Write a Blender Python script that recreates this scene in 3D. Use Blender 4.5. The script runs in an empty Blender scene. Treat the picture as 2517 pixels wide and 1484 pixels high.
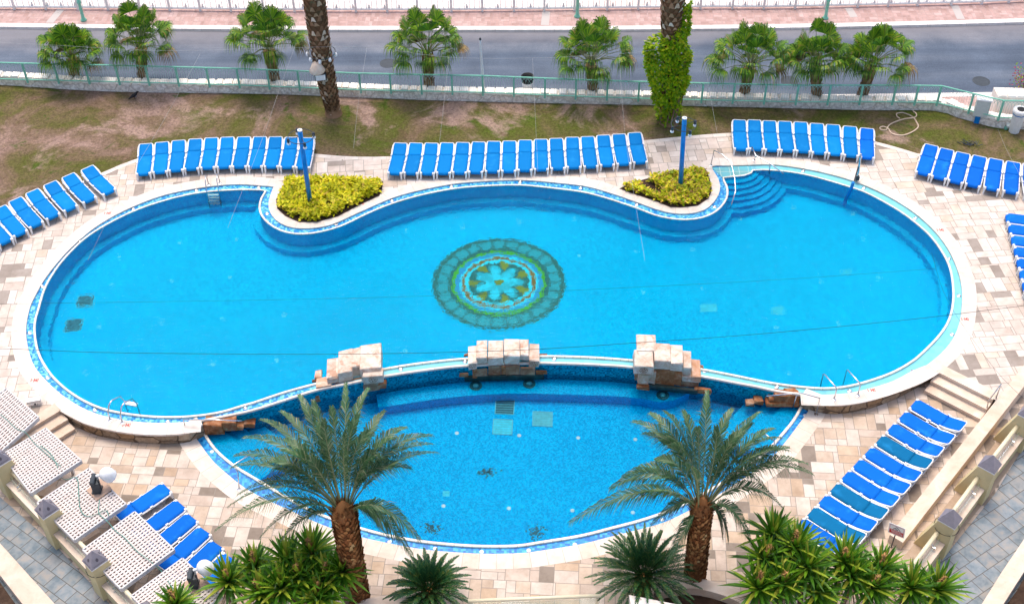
import bpy, math, random
from math import sin, cos, pi, radians, atan2, hypot, sqrt
from mathutils import Vector as V, Matrix
from mathutils.geometry import tessellate_polygon
scene = bpy.context.scene
col = scene.collection
random.seed(7)
R = random.uniform
# ------------------------------------------------------------------ camera: the picture is measured on a 2517 x 1484 grid
FPX, PITCH, ROLL, CH = 3150.0, radians(43.5), radians(-0.5), 34.8
fw = V((0, cos(PITCH), -sin(PITCH))); up0 = V((0, sin(PITCH), cos(PITCH))); rt0 = V((1, 0, 0))
rt = rt0*cos(ROLL) + up0*sin(ROLL); up = up0*cos(ROLL) - rt0*sin(ROLL)
EYE = V((0, 0, CH))
def ray(x, y):
    return (fw + rt*((x-1258.5)/FPX) - up*((y-742)/FPX)).normalized()
def at(x, y, z=0.0):
    d = ray(x, y); t = (z-CH)/d.z
    return EYE + d*t
def at2(x, y, z=0.0):
    p = at(x, y, z); return (p.x, p.y)
def proj(p):
    d = V(p)-EYE; w = d.dot(fw)
    return 1258.5+FPX*d.dot(rt)/w, 742-FPX*d.dot(up)/w
def zat(X, Y, py):
    lo, hi = -5.0, 30.0
    for _ in range(40):
        m = (lo+hi)/2
        if proj((X, Y, m))[1] > py: lo = m
        else: hi = m
    return lo
def wat(x, y, z, zs):
    """point at depth z seen through a still water surface at zs"""
    d = ray(x, y); p = EYE + d*((zs-CH)/d.z)
    n = 1/1.33; ci = -d.z; ct = sqrt(1-n*n*(1-ci*ci))
    q = d*n + V((0, 0, 1))*(n*ci-ct)
    return p + q*((z-zs)/q.z)
cd = bpy.data.cameras.new('camera'); cam = bpy.data.objects.new('camera', cd); col.objects.link(cam)
cd.sensor_width = 36; cd.lens = FPX/2517*36; cd.clip_start = 0.5; cd.clip_end = 600
m3 = Matrix((rt, up, -fw)).transposed(); cam.matrix_world = Matrix.Translation(EYE) @ m3.to_4x4()
scene.camera = cam
# ------------------------------------------------------------------ mesh builder
class MB:
    def __init__(s): s.v = []; s.f = []; s.uv = {}
    def add(s, vs, fs):
        o = len(s.v); s.v += [tuple(p) for p in vs]; s.f += [tuple(i+o for i in f) for f in fs]; return o
    def box(s, c, d, rz=0, taper=1.0, tilt=0):
        x, y, z = d[0]/2, d[1]/2, d[2]/2; ca, sa = cos(rz), sin(rz); vs = []
        for k, (a, b, e) in enumerate([(-1,-1,-1),(1,-1,-1),(1,1,-1),(-1,1,-1),(-1,-1,1),(1,-1,1),(1,1,1),(-1,1,1)]):
            t = taper if e > 0 else 1
            p, q, r = a*x*t, b*y*t, e*z
            vs.append((c[0]+p*ca-q*sa, c[1]+p*sa+q*ca, c[2]+r))
        s.add(vs, [(0,3,2,1),(4,5,6,7),(0,1,5,4),(1,2,6,5),(2,3,7,6),(3,0,4,7)])
    def hexa(s, b, t):
        s.add(list(b)+list(t), [(3,2,1,0),(4,5,6,7),(0,1,5,4),(1,2,6,5),(2,3,7,6),(3,0,4,7)])
    def prism(s, poly, z0, z1, cap0=False):
        n = len(poly); o = s.add([(p[0],p[1],z0) for p in poly]+[(p[0],p[1],z1) for p in poly], [])
        for i in range(n):
            j = (i+1) % n; s.f.append((o+i, o+j, o+n+j, o+n+i))
        for t in tessellate_polygon([[V((p[0],p[1],0)) for p in poly]]):
            s.f.append(tuple(o+n+i for i in t))
            if cap0: s.f.append(tuple(o+i for i in reversed(t)))
    def sheet(s, polys, z):
        if not isinstance(polys[0][0], (list, tuple)): polys = [polys]
        flat = [p for q in polys for p in q]
        zz = z if callable(z) else (lambda x, y: z)
        s.add([(p[0], p[1], zz(p[0], p[1])) for p in flat], [])
        o = len(s.v)-len(flat)
        for t in tessellate_polygon([[V((p[0],p[1],0)) for p in q] for q in polys]):
            a, b, c = [V((flat[i][0], flat[i][1])) for i in t]
            if (b-a).cross(c-a) < 0: t = (t[0], t[2], t[1])
            s.f.append(tuple(o+i for i in t))
    def tube(s, pts, r, n=6, cap=True):
        pts = [V(p) for p in pts]; rr = r if isinstance(r, (list, tuple)) else [r]*len(pts)
        o = len(s.v); prev = None
        for i, p in enumerate(pts):
            d = (pts[min(i+1, len(pts)-1)]-pts[max(i-1, 0)]).normalized()
            if prev is None:
                a = d.orthogonal().normalized()
            else:
                a = (prev-d*prev.dot(d)).normalized()
            prev = a; b = d.cross(a)
            for k in range(n):
                t = 2*pi*k/n; s.v.append(tuple(p+a*(cos(t)*rr[i])+b*(sin(t)*rr[i])))
        for i in range(len(pts)-1):
            for k in range(n):
                l = (k+1) % n; s.f.append((o+i*n+k, o+i*n+l, o+i*n+n+l, o+i*n+n+k))
        if cap:
            s.f.append(tuple(o+k for k in reversed(range(n)))); e = o+(len(pts)-1)*n
            s.f.append(tuple(e+k for k in range(n)))
    def lathe(s, c, prof, n=12, sx=1, sy=1):
        o = len(s.v)
        for r, z in prof:
            for k in range(n):
                t = 2*pi*k/n; s.v.append((c[0]+r*cos(t)*sx, c[1]+r*sin(t)*sy, c[2]+z))
        for i in range(len(prof)-1):
            for k in range(n):
                l = (k+1) % n; s.f.append((o+i*n+k, o+i*n+l, o+i*n+n+l, o+i*n+n+k))
        s.f.append(tuple(o+k for k in reversed(range(n)))); e = o+(len(prof)-1)*n
        s.f.append(tuple(e+k for k in range(n)))
    def ring(s, c, R_, r, n=24, m=6):
        s.tube([(c[0]+R_*cos(2*pi*k/n), c[1]+R_*sin(2*pi*k/n), c[2]) for k in range(n+1)], r, m, False)
    def sweep(s, pts, prof, closed=False, jit=0):
        """carry a profile [(outward offset, z)] along a plan curve; writes u = length, v = profile length"""
        n = len(pts); o = len(s.v); m = len(prof); L = 0; us = []
        nor = normals(pts, closed)
        for i, p in enumerate(pts):
            if i: L += hypot(p[0]-pts[i-1][0], p[1]-pts[i-1][1])
            us.append(L)
            for (f, z) in prof:
                s.v.append((p[0]+nor[i][0]*f, p[1]+nor[i][1]*f, z(p[0], p[1]) if callable(z) else z))
        vs = [0]
        for k in range(1, m):
            za, zb = prof[k-1][1], prof[k][1]
            vs.append(vs[-1]+hypot(prof[k][0]-prof[k-1][0], 0 if callable(za) or callable(zb) else za-zb))
        for i in range(n if closed else n-1):
            j = (i+1) % n
            for k in range(m-1):
                uj = us[j] if j else us[i]+hypot(pts[0][0]-pts[i][0], pts[0][1]-pts[i][1])
                s.uv[len(s.f)] = [(us[i],vs[k]),(uj,vs[k]),(uj,vs[k+1]),(us[i],vs[k+1])]
                s.f.append((o+i*m+k, o+j*m+k, o+j*m+k+1, o+i*m+k+1))
    def build(s, name, mat, parent=None, smooth=False, loc=None):
        me = bpy.data.meshes.new(name); me.from_pydata(s.v, [], s.f)
        if s.uv:
            u = me.uv_layers.new(name='UVMap')
            for i, c in s.uv.items():
                for k, li in enumerate(me.polygons[i].loop_indices): u.data[li].uv = c[k]
        if smooth: me.polygons.foreach_set('use_smooth', [True]*len(me.polygons))
        for mm in (mat if isinstance(mat, (list, tuple)) else [mat]): me.materials.append(mm)
        me.update()
        ob = bpy.data.objects.new(name, me); col.objects.link(ob)
        if parent is not None: ob.parent = parent
        if loc is not None: ob.location = loc
        return ob
def normals(pts, closed):
    n = len(pts); out = []
    for i in range(n):
        a = pts[(i-1) % n] if (closed or i) else pts[i]; b = pts[(i+1) % n] if (closed or i < n-1) else pts[i]
        dx, dy = b[0]-a[0], b[1]-a[1]; l = hypot(dx, dy) or 1
        out.append((-dy/l, dx/l))
    return out
def smooth(pts, closed=False, step=0.3):
    n = len(pts); out = []
    for i in range(n if closed else n-1):
        g = (lambda k: pts[k % n]) if closed else (lambda k: pts[min(max(k, 0), n-1)])
        a, b, c, d = g(i-1), g(i), g(i+1), g(i+2)
        m = max(1, int(hypot(c[0]-b[0], c[1]-b[1])/step))
        for k in range(m):
            t = k/m; t2 = t*t; t3 = t2*t
            out.append(tuple(0.5*(2*b[q]+(c[q]-a[q])*t+(2*a[q]-5*b[q]+4*c[q]-d[q])*t2+(3*b[q]-a[q]-3*c[q]+d[q])*t3) for q in range(2)))
    if not closed: out.append(tuple(pts[-1][:2]))
    return out
def offset(pts, f, closed=False):
    nr = normals(pts, closed); return [(p[0]+q[0]*f, p[1]+q[1]*f) for p, q in zip(pts, nr)]
def inside(p, poly):
    c = False; n = len(poly); x, y = p[0], p[1]; j = n-1
    for i in range(n):
        a, b = poly[i], poly[j]
        if (a[1] > y) != (b[1] > y) and x < (b[0]-a[0])*(y-a[1])/(b[1]-a[1])+a[0]: c = not c
        j = i
    return c
def tag(o, label, cat, group=None, kind=None):
    o['label'] = label; o['category'] = cat
    if group: o['group'] = group
    if kind: o['kind'] = kind
    return o
def struct(o, kind='structure'): o['kind'] = kind; return o
def thing(name, label, cat, loc=(0,0,0), rz=0, group=None):
    o = bpy.data.objects.new(name, None); col.objects.link(o); o.location = loc; o.rotation_euler = (0,0,rz)
    o.empty_display_size = 0.2
    return tag(o, label, cat, group, 'thing')
KIDS = {}
def sides(o, mat):
    o.data.materials.append(mat)
    for pg in o.data.polygons:
        if abs(pg.normal.z) < 0.5: pg.material_index = 1
    return o
def kids(o): return [c for c in bpy.data.objects if c.parent == o]
def dup(src, tree, loc, rz, label):
    r = src.copy(); col.objects.link(r); r.location = loc; r.rotation_euler = (0,0,rz); r['label'] = label
    for c, gs in tree:
        k = c.copy(); col.objects.link(k); k.parent = r
        for g in gs:
            h = g.copy(); col.objects.link(h); h.parent = k
    return r
def tree_of(o): return [(c, kids(c)) for c in kids(o)]
ORD = ['leftmost','second from the left','third from the left','fourth from the left','fifth from the left','sixth from the left','seventh from the left','eighth from the left','ninth from the left','tenth from the left','eleventh from the left','twelfth from the left']
# ------------------------------------------------------------------ materials
class NT:
    def __init__(s, name, rough=0.6, spec=0.3):
        s.m = bpy.data.materials.new(name); s.m.use_nodes = True; s.t = s.m.node_tree; s.n = s.t.nodes
        s.b = s.n['Principled BSDF']; s.b.inputs['Roughness'].default_value = rough; s.b.inputs['Specular IOR Level'].default_value = spec
    def put(s, sock, v):
        if hasattr(v, 'is_output') or isinstance(v, bpy.types.NodeSocket): s.t.links.new(v, sock)
        else:
            if isinstance(v, (tuple, list)) and len(v) == 3 and len(getattr(sock, 'default_value', (0,0,0))) == 4: v = (*v, 1)
            sock.default_value = v
    def ma(s, op, a, b=0.0, c=None, clamp=False):
        n = s.n.new('ShaderNodeMath'); n.operation = op; n.use_clamp = clamp; s.put(n.inputs[0], a); s.put(n.inputs[1], b)
        if c is not None: s.put(n.inputs[2], c)
        return n.outputs[0]
    def vm(s, op, a, b=(0,0,0)):
        n = s.n.new('ShaderNodeVectorMath'); n.operation = op; s.put(n.inputs[0], a)
        if op == 'SCALE': s.put(n.inputs['Scale'], b)
        else: s.put(n.inputs[1], b)
        return n.outputs['Value'] if op in ('LENGTH','DISTANCE','DOT_PRODUCT') else n.outputs[0]
    def pos(s): return s.n.new('ShaderNodeNewGeometry').outputs['Position']
    def geo(s, k): return s.n.new('ShaderNodeNewGeometry').outputs[k]
    def obj(s): return s.n.new('ShaderNodeTexCoord').outputs['Object']
    def uv(s): return s.n.new('ShaderNodeTexCoord').outputs['UV']
    def oi(s): return s.n.new('ShaderNodeObjectInfo').outputs['Random']
    def sep(s, v):
        n = s.n.new('ShaderNodeSeparateXYZ'); s.put(n.inputs[0], v); return n.outputs
    def comb(s, x=0.0, y=0.0, z=0.0):
        n = s.n.new('ShaderNodeCombineXYZ'); s.put(n.inputs[0], x); s.put(n.inputs[1], y); s.put(n.inputs[2], z); return n.outputs[0]
    def noise(s, vec, scale=1.0, detail=4.0, rough=0.55, color=False, dist=0.0):
        n = s.n.new('ShaderNodeTexNoise'); s.put(n.inputs['Vector'], vec); s.put(n.inputs['Scale'], scale); n.inputs['Detail'].default_value = detail
        n.inputs['Roughness'].default_value = rough; n.inputs['Distortion'].default_value = dist
        return n.outputs['Color' if color else 'Fac']
    def wn(s, vec, color=False):
        n = s.n.new('ShaderNodeTexWhiteNoise'); n.noise_dimensions = '3D'; s.put(n.inputs['Vector'], vec); return n.outputs['Color' if color else 'Value']
    def vor(s, vec, scale, feature='F1', out='Distance', rnd=1.0):
        n = s.n.new('ShaderNodeTexVoronoi'); n.feature = feature; s.put(n.inputs['Vector'], vec); n.inputs['Scale'].default_value = scale; n.inputs['Randomness'].default_value = rnd
        return n.outputs[out]
    def ramp(s, fac, stops, const=False):
        n = s.n.new('ShaderNodeValToRGB'); s.put(n.inputs[0], fac); e = n.color_ramp.elements
        if const: n.color_ramp.interpolation = 'CONSTANT'
        while len(e) < len(stops): e.new(0.5)
        for k, (p, c) in enumerate(stops):
            e[k].position = p; e[k].color = (*c, 1) if len(c) == 3 else c
        return n.outputs[0]
    def step(s, fac, a, b):
        n = s.n.new('ShaderNodeMapRange'); n.interpolation_type = 'SMOOTHSTEP'; s.put(n.inputs[0], fac); n.inputs[1].default_value = a; n.inputs[2].default_value = b
        return n.outputs[0]
    def mix(s, f, a, b, mode='MIX'):
        n = s.n.new('ShaderNodeMix'); n.data_type = 'RGBA'; n.blend_type = mode; s.put(n.inputs[0], f); s.put(n.inputs[6], a); s.put(n.inputs[7], b); return n.outputs[2]
    def bump(s, h, strength=0.3, dist=0.02):
        n = s.n.new('ShaderNodeBump'); n.inputs['Strength'].default_value = strength; n.inputs['Distance'].default_value = dist; s.put(n.inputs['Height'], h)
        s.t.links.new(n.outputs[0], s.b.inputs['Normal']); return n
    def col(s, c): s.put(s.b.inputs['Base Color'], c); return s.m
def flat(name, c, rough=0.5, spec=0.3, metal=0.0, var=0.12, sc=6.0):
    t = NT(name, rough, spec); t.b.inputs['Metallic'].default_value = metal
    f = t.noise(t.obj(), sc, 5)
    d = tuple(x*(1-var*1.4) for x in c); e = tuple(min(1, x*(1+var)) for x in c)
    return t.col(t.ramp(f, [(0.3, d), (0.7, e)]))
def foliage(name, stops, rough=0.55, spec=0.25, trans=0.0):
    t = NT(name, rough, spec); r = t.geo('Random Per Island')
    c = t.ramp(r, stops); n = t.noise(t.obj(), 1.3, 2)
    c = t.mix(1.0, c, t.ramp(n, [(0.35, (0.72,0.76,0.7)), (0.65, (1.12,1.1,1.05))]), 'MULTIPLY')
    if trans:
        tr = t.n.new('ShaderNodeBsdfTranslucent'); t.put(tr.inputs[0], c); mx = t.n.new('ShaderNodeMixShader'); mx.inputs[0].default_value = trans
        t.col(c); t.t.links.new(t.b.outputs[0], mx.inputs[1]); t.t.links.new(tr.outputs[0], mx.inputs[2]); t.t.links.new(mx.outputs[0], t.n['Material Output'].inputs[0]); return t.m
    return t.col(c)
M = {}
def paving(name, stops, S, rot, joint=(0.28,0.24,0.2), jw=0.012, dirt=0.25):
    """blocks of side S, each split into two or three slabs lying either way; every slab its own stone"""
    t = NT(name, 0.75, 0.2); p = t.pos(); n = t.n.new('ShaderNodeVectorRotate'); n.rotation_type = 'Z_AXIS'; t.put(n.inputs['Vector'], p); n.inputs['Angle'].default_value = rot
    q = t.vm('SCALE', n.outputs[0], 1.0/S); x, y, _ = t.sep(q)
    row = t.ma('FLOOR', y); x = t.ma('ADD', x, t.ma('MULTIPLY', t.wn(t.comb(row, 3.0, 1.0)), 0.5))
    cx = t.ma('FLOOR', x); fx = t.ma('FRACT', x); fy = t.ma('FRACT', y)
    r = t.wn(t.comb(cx, row, 0.0)); way = t.ma('GREATER_THAN', r, 0.5)
    inv = t.ma('SUBTRACT', 1.0, way)
    a = t.ma('ADD', t.ma('MULTIPLY', fx, way), t.ma('MULTIPLY', fy, inv)); b = t.ma('ADD', t.ma('MULTIPLY', fy, way), t.ma('MULTIPLY', fx, inv))
    cut = t.ma('ADD', 0.38, t.ma('MULTIPLY', t.wn(t.comb(cx, row, 5.0)), 0.24))
    k = t.ma('GREATER_THAN', a, cut)
    da = t.ma('MINIMUM', t.ma('ABSOLUTE', t.ma('SUBTRACT', a, cut)), t.ma('MINIMUM', a, t.ma('SUBTRACT', 1.0, a)))
    cut2 = t.ma('ADD', 0.3, t.ma('MULTIPLY', t.wn(t.comb(cx, row, t.ma('ADD', k, 9.0))), 1.2))
    k2 = t.ma('GREATER_THAN', b, cut2)
    db = t.ma('MINIMUM', t.ma('ABSOLUTE', t.ma('SUBTRACT', b, cut2)), t.ma('MINIMUM', b, t.ma('SUBTRACT', 1.0, b)))
    d = t.ma('MULTIPLY', t.ma('MINIMUM', da, db), S)
    idv = t.comb(cx, row, t.ma('ADD', t.ma('ADD', k, t.ma('MULTIPLY', k2, 2.0)), 20.0))
    w = t.wn(idv); c = t.ramp(w, stops, True)
    c = t.mix(0.45, c, t.ramp(t.wn(t.vm('ADD', idv, (0.5,0.3,7.0))), [(0, (0.55,0.48,0.42)), (0.5, (0.8,0.75,0.7)), (1, (0.95,0.93,0.9))]), 'MULTIPLY')
    ns = t.noise(p, 2.2, 8, 0.65); fn = t.noise(p, 14, 6, 0.7)
    c = t.mix(1.0, c, t.ramp(ns, [(0.32, (0.8,0.77,0.74)), (0.62, (1.06,1.05,1.05))]), 'MULTIPLY')
    c = t.mix(t.step(fn, 0.62, 0.72), c, t.mix(0.35, c, (0.3,0.23,0.17)))
    big = t.noise(p, 0.35, 4); c = t.mix(t.ma('MULTIPLY', t.step(big, 0.5, 0.75), dirt), c, (0.36,0.29,0.24))
    j = t.step(d, jw*0.5, jw*1.3); c = t.mix(j, joint, c)
    t.bump(t.ma('ADD', j, t.ma('MULTIPLY', ns, 0.3)), 0.35, 0.01)
    return t.col(c)
M['pave'] = paving('travertine_paving', [(0, (0.75,0.68,0.62)), (0.34, (0.71,0.62,0.55)), (0.58, (0.69,0.58,0.48)), (0.70, (0.75,0.65,0.58)), (0.895, (0.38,0.33,0.29))], 0.80, radians(-5))
M['pave2'] = paving('terrace_paving', [(0, (0.69,0.60,0.52)), (0.30, (0.62,0.50,0.395)), (0.56, (0.575,0.435,0.315)), (0.70, (0.64,0.53,0.445)), (0.86, (0.30,0.25,0.205))], 0.80, radians(4), dirt=0.3)
M['pink'] = paving('pink_brick_pavement', [(0, (0.56,0.38,0.35)), (0.4, (0.52,0.35,0.32)), (0.7, (0.60,0.43,0.40))], 0.42, radians(1), (0.42,0.3,0.28), 0.012, 0.1)
def tiles(name, stops, S, rot, joint):
    t = NT(name, 0.6, 0.3); p = t.pos(); n = t.n.new('ShaderNodeVectorRotate'); n.rotation_type = 'Z_AXIS'; t.put(n.inputs['Vector'], p); n.inputs['Angle'].default_value = rot
    x, y, _ = t.sep(t.vm('SCALE', n.outputs[0], 1.0/S)); row = t.ma('FLOOR', y); x = t.ma('ADD', x, t.ma('MULTIPLY', row, 0.5)); fx, fy = t.ma('FRACT', x), t.ma('FRACT', y)
    idv = t.comb(t.ma('FLOOR', x), row, 3.0); d = t.ma('MINIMUM', t.ma('MINIMUM', fx, t.ma('SUBTRACT', 1.0, fx)), t.ma('MINIMUM', fy, t.ma('SUBTRACT', 1.0, fy)))
    c = t.ramp(t.wn(idv), stops); v = t.noise(t.vm('ADD', p, t.vm('SCALE', t.wn(idv, True), 9.0)), 2.6, 6, 0.6)
    c = t.mix(0.6, c, t.ramp(v, [(0.34, (0.09,0.135,0.17)), (0.5, (0.22,0.25,0.27)), (0.64, (0.36,0.31,0.26))])); c = t.mix(t.step(d, 0.012, 0.035), joint, c); t.bump(v, 0.15, 0.01); return t.col(c)
M['slate'] = tiles('slate_walk_tiles', [(0, (0.13,0.17,0.19)), (0.4, (0.20,0.24,0.27)), (0.75, (0.24,0.29,0.33)), (1, (0.29,0.255,0.22))], 0.52, radians(36), (0.09,0.085,0.075))
M['slate2'] = tiles('slate_walk_tiles_right', [(0, (0.15,0.18,0.20)), (0.4, (0.22,0.25,0.27)), (0.75, (0.26,0.31,0.35)), (1, (0.31,0.27,0.23))], 0.52, radians(-33), (0.10,0.09,0.08))
def slabs(name, c0, c1, length, joint, rough=0.7, vcut=None):
    t = NT(name, rough, 0.25); u, v, _ = t.sep(t.uv()); k = t.ma('DIVIDE', u, length); f = t.ma('FRACT', k); d = t.ma('MULTIPLY', t.ma('MINIMUM', f, t.ma('SUBTRACT', 1.0, f)), length)
    w = t.wn(t.comb(t.ma('FLOOR', k), 2.0, 0.0)); p = t.pos(); n = t.noise(p, 3.0, 8, 0.65)
    c = t.mix(w, c0, c1); c = t.mix(1.0, c, t.ramp(n, [(0.3, (0.84,0.81,0.78)), (0.65, (1.05,1.04,1.03))]), 'MULTIPLY')
    c = t.mix(t.step(d, 0.004, 0.012), joint, c); t.bump(n, 0.2, 0.01); return t.col(c)
M['coping'] = slabs('pale_coping_stone', (0.74,0.68,0.62), (0.68,0.60,0.53), 0.62, (0.5,0.42,0.36))
M['coping2'] = slabs('cream_coping_stone', (0.74,0.66,0.58), (0.68,0.57,0.47), 0.55, (0.42,0.34,0.28))
M['lip'] = slabs('pool_edge_tile', (0.84,0.82,0.76), (0.74,0.70,0.60), 0.3, (0.45,0.40,0.34), 0.35)
M['kerb'] = slabs('kerb_stone', (0.80,0.76,0.73), (0.74,0.70,0.66), 1.0, (0.5,0.45,0.42))
def rubble(name, cols, scale, mortar, big=1.0, uvw=True, squash=1.6):
    t = NT(name, 0.85, 0.15); src = t.uv() if uvw else t.pos(); q = t.vm('MULTIPLY', src, (1.0, squash, 1.0))
    q2 = t.vm('ADD', q, t.vm('SCALE', t.noise(t.pos(), 2.5, 3, 0.5, True), 0.25))
    e = t.vor(q2, scale, 'DISTANCE_TO_EDGE', 'Distance', 0.75); cc = t.vor(q2, scale, 'F1', 'Color', 0.75); r = t.sep(cc)[0]
    c = t.ramp(r, cols); n = t.noise(t.pos(), 7, 8, 0.65); c = t.mix(1.0, c, t.ramp(n, [(0.3, (0.6,0.56,0.52)), (0.62, (1.12,1.1,1.08))]), 'MULTIPLY')
    j = t.step(e, 0.015, 0.06); c = t.mix(j, mortar, c); t.bump(t.ma('ADD', j, t.ma('MULTIPLY', n, 0.6)), 0.7, 0.04); return t.col(c)
M['rubble'] = rubble('brown_stone_wall', [(0, (0.36,0.23,0.13)), (0.35, (0.30,0.22,0.15)), (0.7, (0.42,0.33,0.24)), (1, (0.38,0.24,0.12))], 1.45, (0.13,0.09,0.06))
M['whitewall'] = rubble('pale_rubble_wall', [(0, (0.92,0.88,0.82)), (0.5, (0.88,0.80,0.70)), (1, (0.93,0.90,0.86))], 2.0, (0.68,0.60,0.52), squash=1.4)
def stone(name, c0, c1, c2, sc=2.5, rough=0.85, pits=0.3, stain=0.0):
    t = NT(name, rough, 0.2); o = t.obj(); n = t.noise(o, sc, 9, 0.65, dist=0.6); f = t.noise(o, sc*9, 4, 0.6)
    c = t.ramp(n, [(0.3, c0), (0.5, c1), (0.68, c2)]); c = t.mix(t.ma('MULTIPLY', t.step(f, 0.58, 0.7), pits), c, (0.16,0.10,0.06))
    r = t.oi(); c = t.mix(0.7 if stain else 0.5, c, t.ramp(r, [(0, (0.74,0.66,0.6)), (1, (1.1,1.08,1.05))]), 'MULTIPLY')
    if stain:
        s2 = t.noise(t.vm('ADD', o, t.comb(t.ma('MULTIPLY', r, 30.0), 2.0, 7.0)), 2.2, 9, 0.7, dist=1.0); c = t.mix(t.ma('MULTIPLY', t.step(s2, 0.52, 0.62), stain), c, (0.42,0.17,0.08)); c = t.mix(t.ma('MULTIPLY', t.step(s2, 0.40, 0.34), 0.5), c, (0.30,0.22,0.17))
    t.bump(t.ma('ADD', n, t.ma('MULTIPLY', f, 0.4)), 0.5, 0.03); return t.col(c)
M['block'] = stone('cut_travertine', (0.50,0.34,0.25), (0.68,0.57,0.48), (0.80,0.74,0.68), stain=0.55)
M['capstone'] = stone('white_wall_cap', (0.80,0.72,0.62), (0.90,0.86,0.80), (0.93,0.91,0.88))
M['block2'] = stone('stained_stone', (0.50,0.24,0.12), (0.60,0.40,0.29), (0.76,0.66,0.58))
M['redrock'] = stone('wet_red_stone', (0.15,0.05,0.02), (0.33,0.125,0.045), (0.46,0.27,0.16), 4, 0.55)
M['darkrock'] = stone('wet_dark_stone', (0.02,0.035,0.03), (0.04,0.07,0.065), (0.07,0.09,0.08), 3, 0.35)
M['brownrock'] = stone('brown_facing_stone', (0.19,0.085,0.045), (0.31,0.165,0.095), (0.44,0.30,0.21), 3)
M['cream'] = stone('cream_limestone', (0.60,0.46,0.35), (0.70,0.57,0.46), (0.77,0.67,0.57), 1.2, 0.75, 0.12)
M['creamdark'] = stone('brown_ramp_stone', (0.36,0.27,0.20), (0.43,0.33,0.25), (0.48,0.38,0.30), 1.6, 0.8, 0.2)
M['speckle'] = stone('speckled_travertine', (0.70,0.60,0.52), (0.80,0.74,0.68), (0.84,0.80,0.76), 2.0, 0.7, 0.5)
def lawn():
    t = NT('patchy_lawn', 0.95, 0.05); p = t.pos(); a = t.noise(p, 0.32, 9, 0.68, dist=0.9); b = t.noise(t.vm('ADD', p, (31,7,0)), 0.22, 8, 0.66, dist=0.6); g = t.noise(p, 8, 7, 0.78); h = t.noise(p, 26, 4, 0.75); q = t.noise(t.vm('ADD', p, (5,50,0)), 0.7, 9, 0.7, dist=0.8)
    x, y, _ = t.sep(p); side = t.step(x, -24.0, 2.0)
    c = t.ramp(t.ma('ADD', a, t.ma('MULTIPLY', t.ma('SUBTRACT', side, 0.6), 0.07)), [(0.34, (0.30,0.20,0.155)), (0.43, (0.215,0.15,0.095)), (0.50, (0.165,0.135,0.06)), (0.57, (0.125,0.125,0.035)), (0.68, (0.10,0.14,0.02))])
    c = t.mix(t.ma('MULTIPLY', t.step(b, 0.54, 0.64), 0.85), c, (0.44,0.30,0.25)); c = t.mix(t.ma('MULTIPLY', t.step(q, 0.57, 0.66), 0.8), c, (0.07,0.12,0.015)); c = t.mix(t.ma('MULTIPLY', t.step(q, 0.43, 0.36), 0.55), c, (0.16,0.10,0.065))
    c = t.mix(1.0, c, t.ramp(g, [(0.28, (0.48,0.46,0.44)), (0.5, (0.97,0.97,0.97)), (0.72, (1.5,1.45,1.35))]), 'MULTIPLY')
    c = t.mix(1.0, c, t.ramp(h, [(0.3, (0.66,0.66,0.66)), (0.7, (1.3,1.3,1.3))]), 'MULTIPLY')
    t.bump(t.ma('ADD', g, h), 0.9, 0.06); return t.col(c)
M['lawn'] = lawn()
def asphalt():
    t = NT('asphalt', 0.85, 0.2); p = t.pos(); x, y, _ = t.sep(p); a = t.noise(t.vm('MULTIPLY', p, (0.06,0.9,1)), 1.0, 5, 0.6); f = t.noise(p, 22, 4, 0.8); g = t.noise(p, 0.5, 5, 0.6)
    c = t.ramp(a, [(0.3, (0.072,0.094,0.134)), (0.5, (0.10,0.128,0.175)), (0.72, (0.155,0.178,0.22))])
    c = t.mix(1.0, c, t.ramp(f, [(0.3, (0.72,0.72,0.72)), (0.7, (1.25,1.25,1.25))]), 'MULTIPLY')
    c = t.mix(1.0, c, t.ramp(g, [(0.3, (0.82,0.82,0.82)), (0.7, (1.15,1.14,1.12))]), 'MULTIPLY')
    dst = t.step(t.ma('ADD', y, t.ma('MULTIPLY', g, 2.2)), KY-0.9, KY+1.1); c = t.mix(t.ma('MULTIPLY', dst, 0.4), c, (0.36,0.31,0.29))
    t.bump(f, 0.3, 0.01); return t.col(c)
KY = at(1144,78,-0.12).y
M['asphalt'] = asphalt()
M['sand'] = stone('pale_beach', (0.70,0.60,0.54), (0.80,0.74,0.70), (0.86,0.83,0.81), 0.25, 0.95, 0.25)
M['soil'] = stone('dark_soil', (0.035,0.02,0.014), (0.06,0.036,0.024), (0.10,0.065,0.045), 4, 0.95)
def mosaic(name, lo, mid, hi, cell=0.05, big=0.25, right=None, rough=0.3):
    t = NT(name, rough, 0.4 if 'gutter' in name else 0.0); p = t.pos(); w = t.wn(t.vm('FLOOR', t.vm('SCALE', p, 1/cell))); w2 = t.wn(t.vm('FLOOR', t.vm('SCALE', t.vm('ADD', p, (3.3,1.7,0.9)), 0.4/cell)))
    c = t.ramp(t.ma('ADD', t.ma('MULTIPLY', w, 0.85), t.ma('MULTIPLY', w2, 0.15)), [(0.15, lo), (0.5, mid), (0.85, hi)])
    n = t.noise(p, big, 3); c = t.mix(1.0, c, t.ramp(n, [(0.3, (0.9,0.9,0.93)), (0.7, (1.06,1.06,1.04))]), 'MULTIPLY')
    if right:
        x, y, z = t.sep(p); c = t.mix(right(t, x, y, z), c, t.mix(t.ma('MULTIPLY', w2, 0.35), (0.16,0.52,0.62), (0.30,0.66,0.74)))
    return t.col(c)
M['floor'] = mosaic('blue_pool_mosaic', (0.0,0.46,0.80), (0.0,0.55,0.90), (0.0,0.66,0.96), 0.045, 0.09)
M['floor2'] = mosaic('lower_pool_mosaic', (0.0,0.34,0.72), (0.0,0.45,0.84), (0.0,0.57,0.92), 0.05, 0.12)
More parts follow.
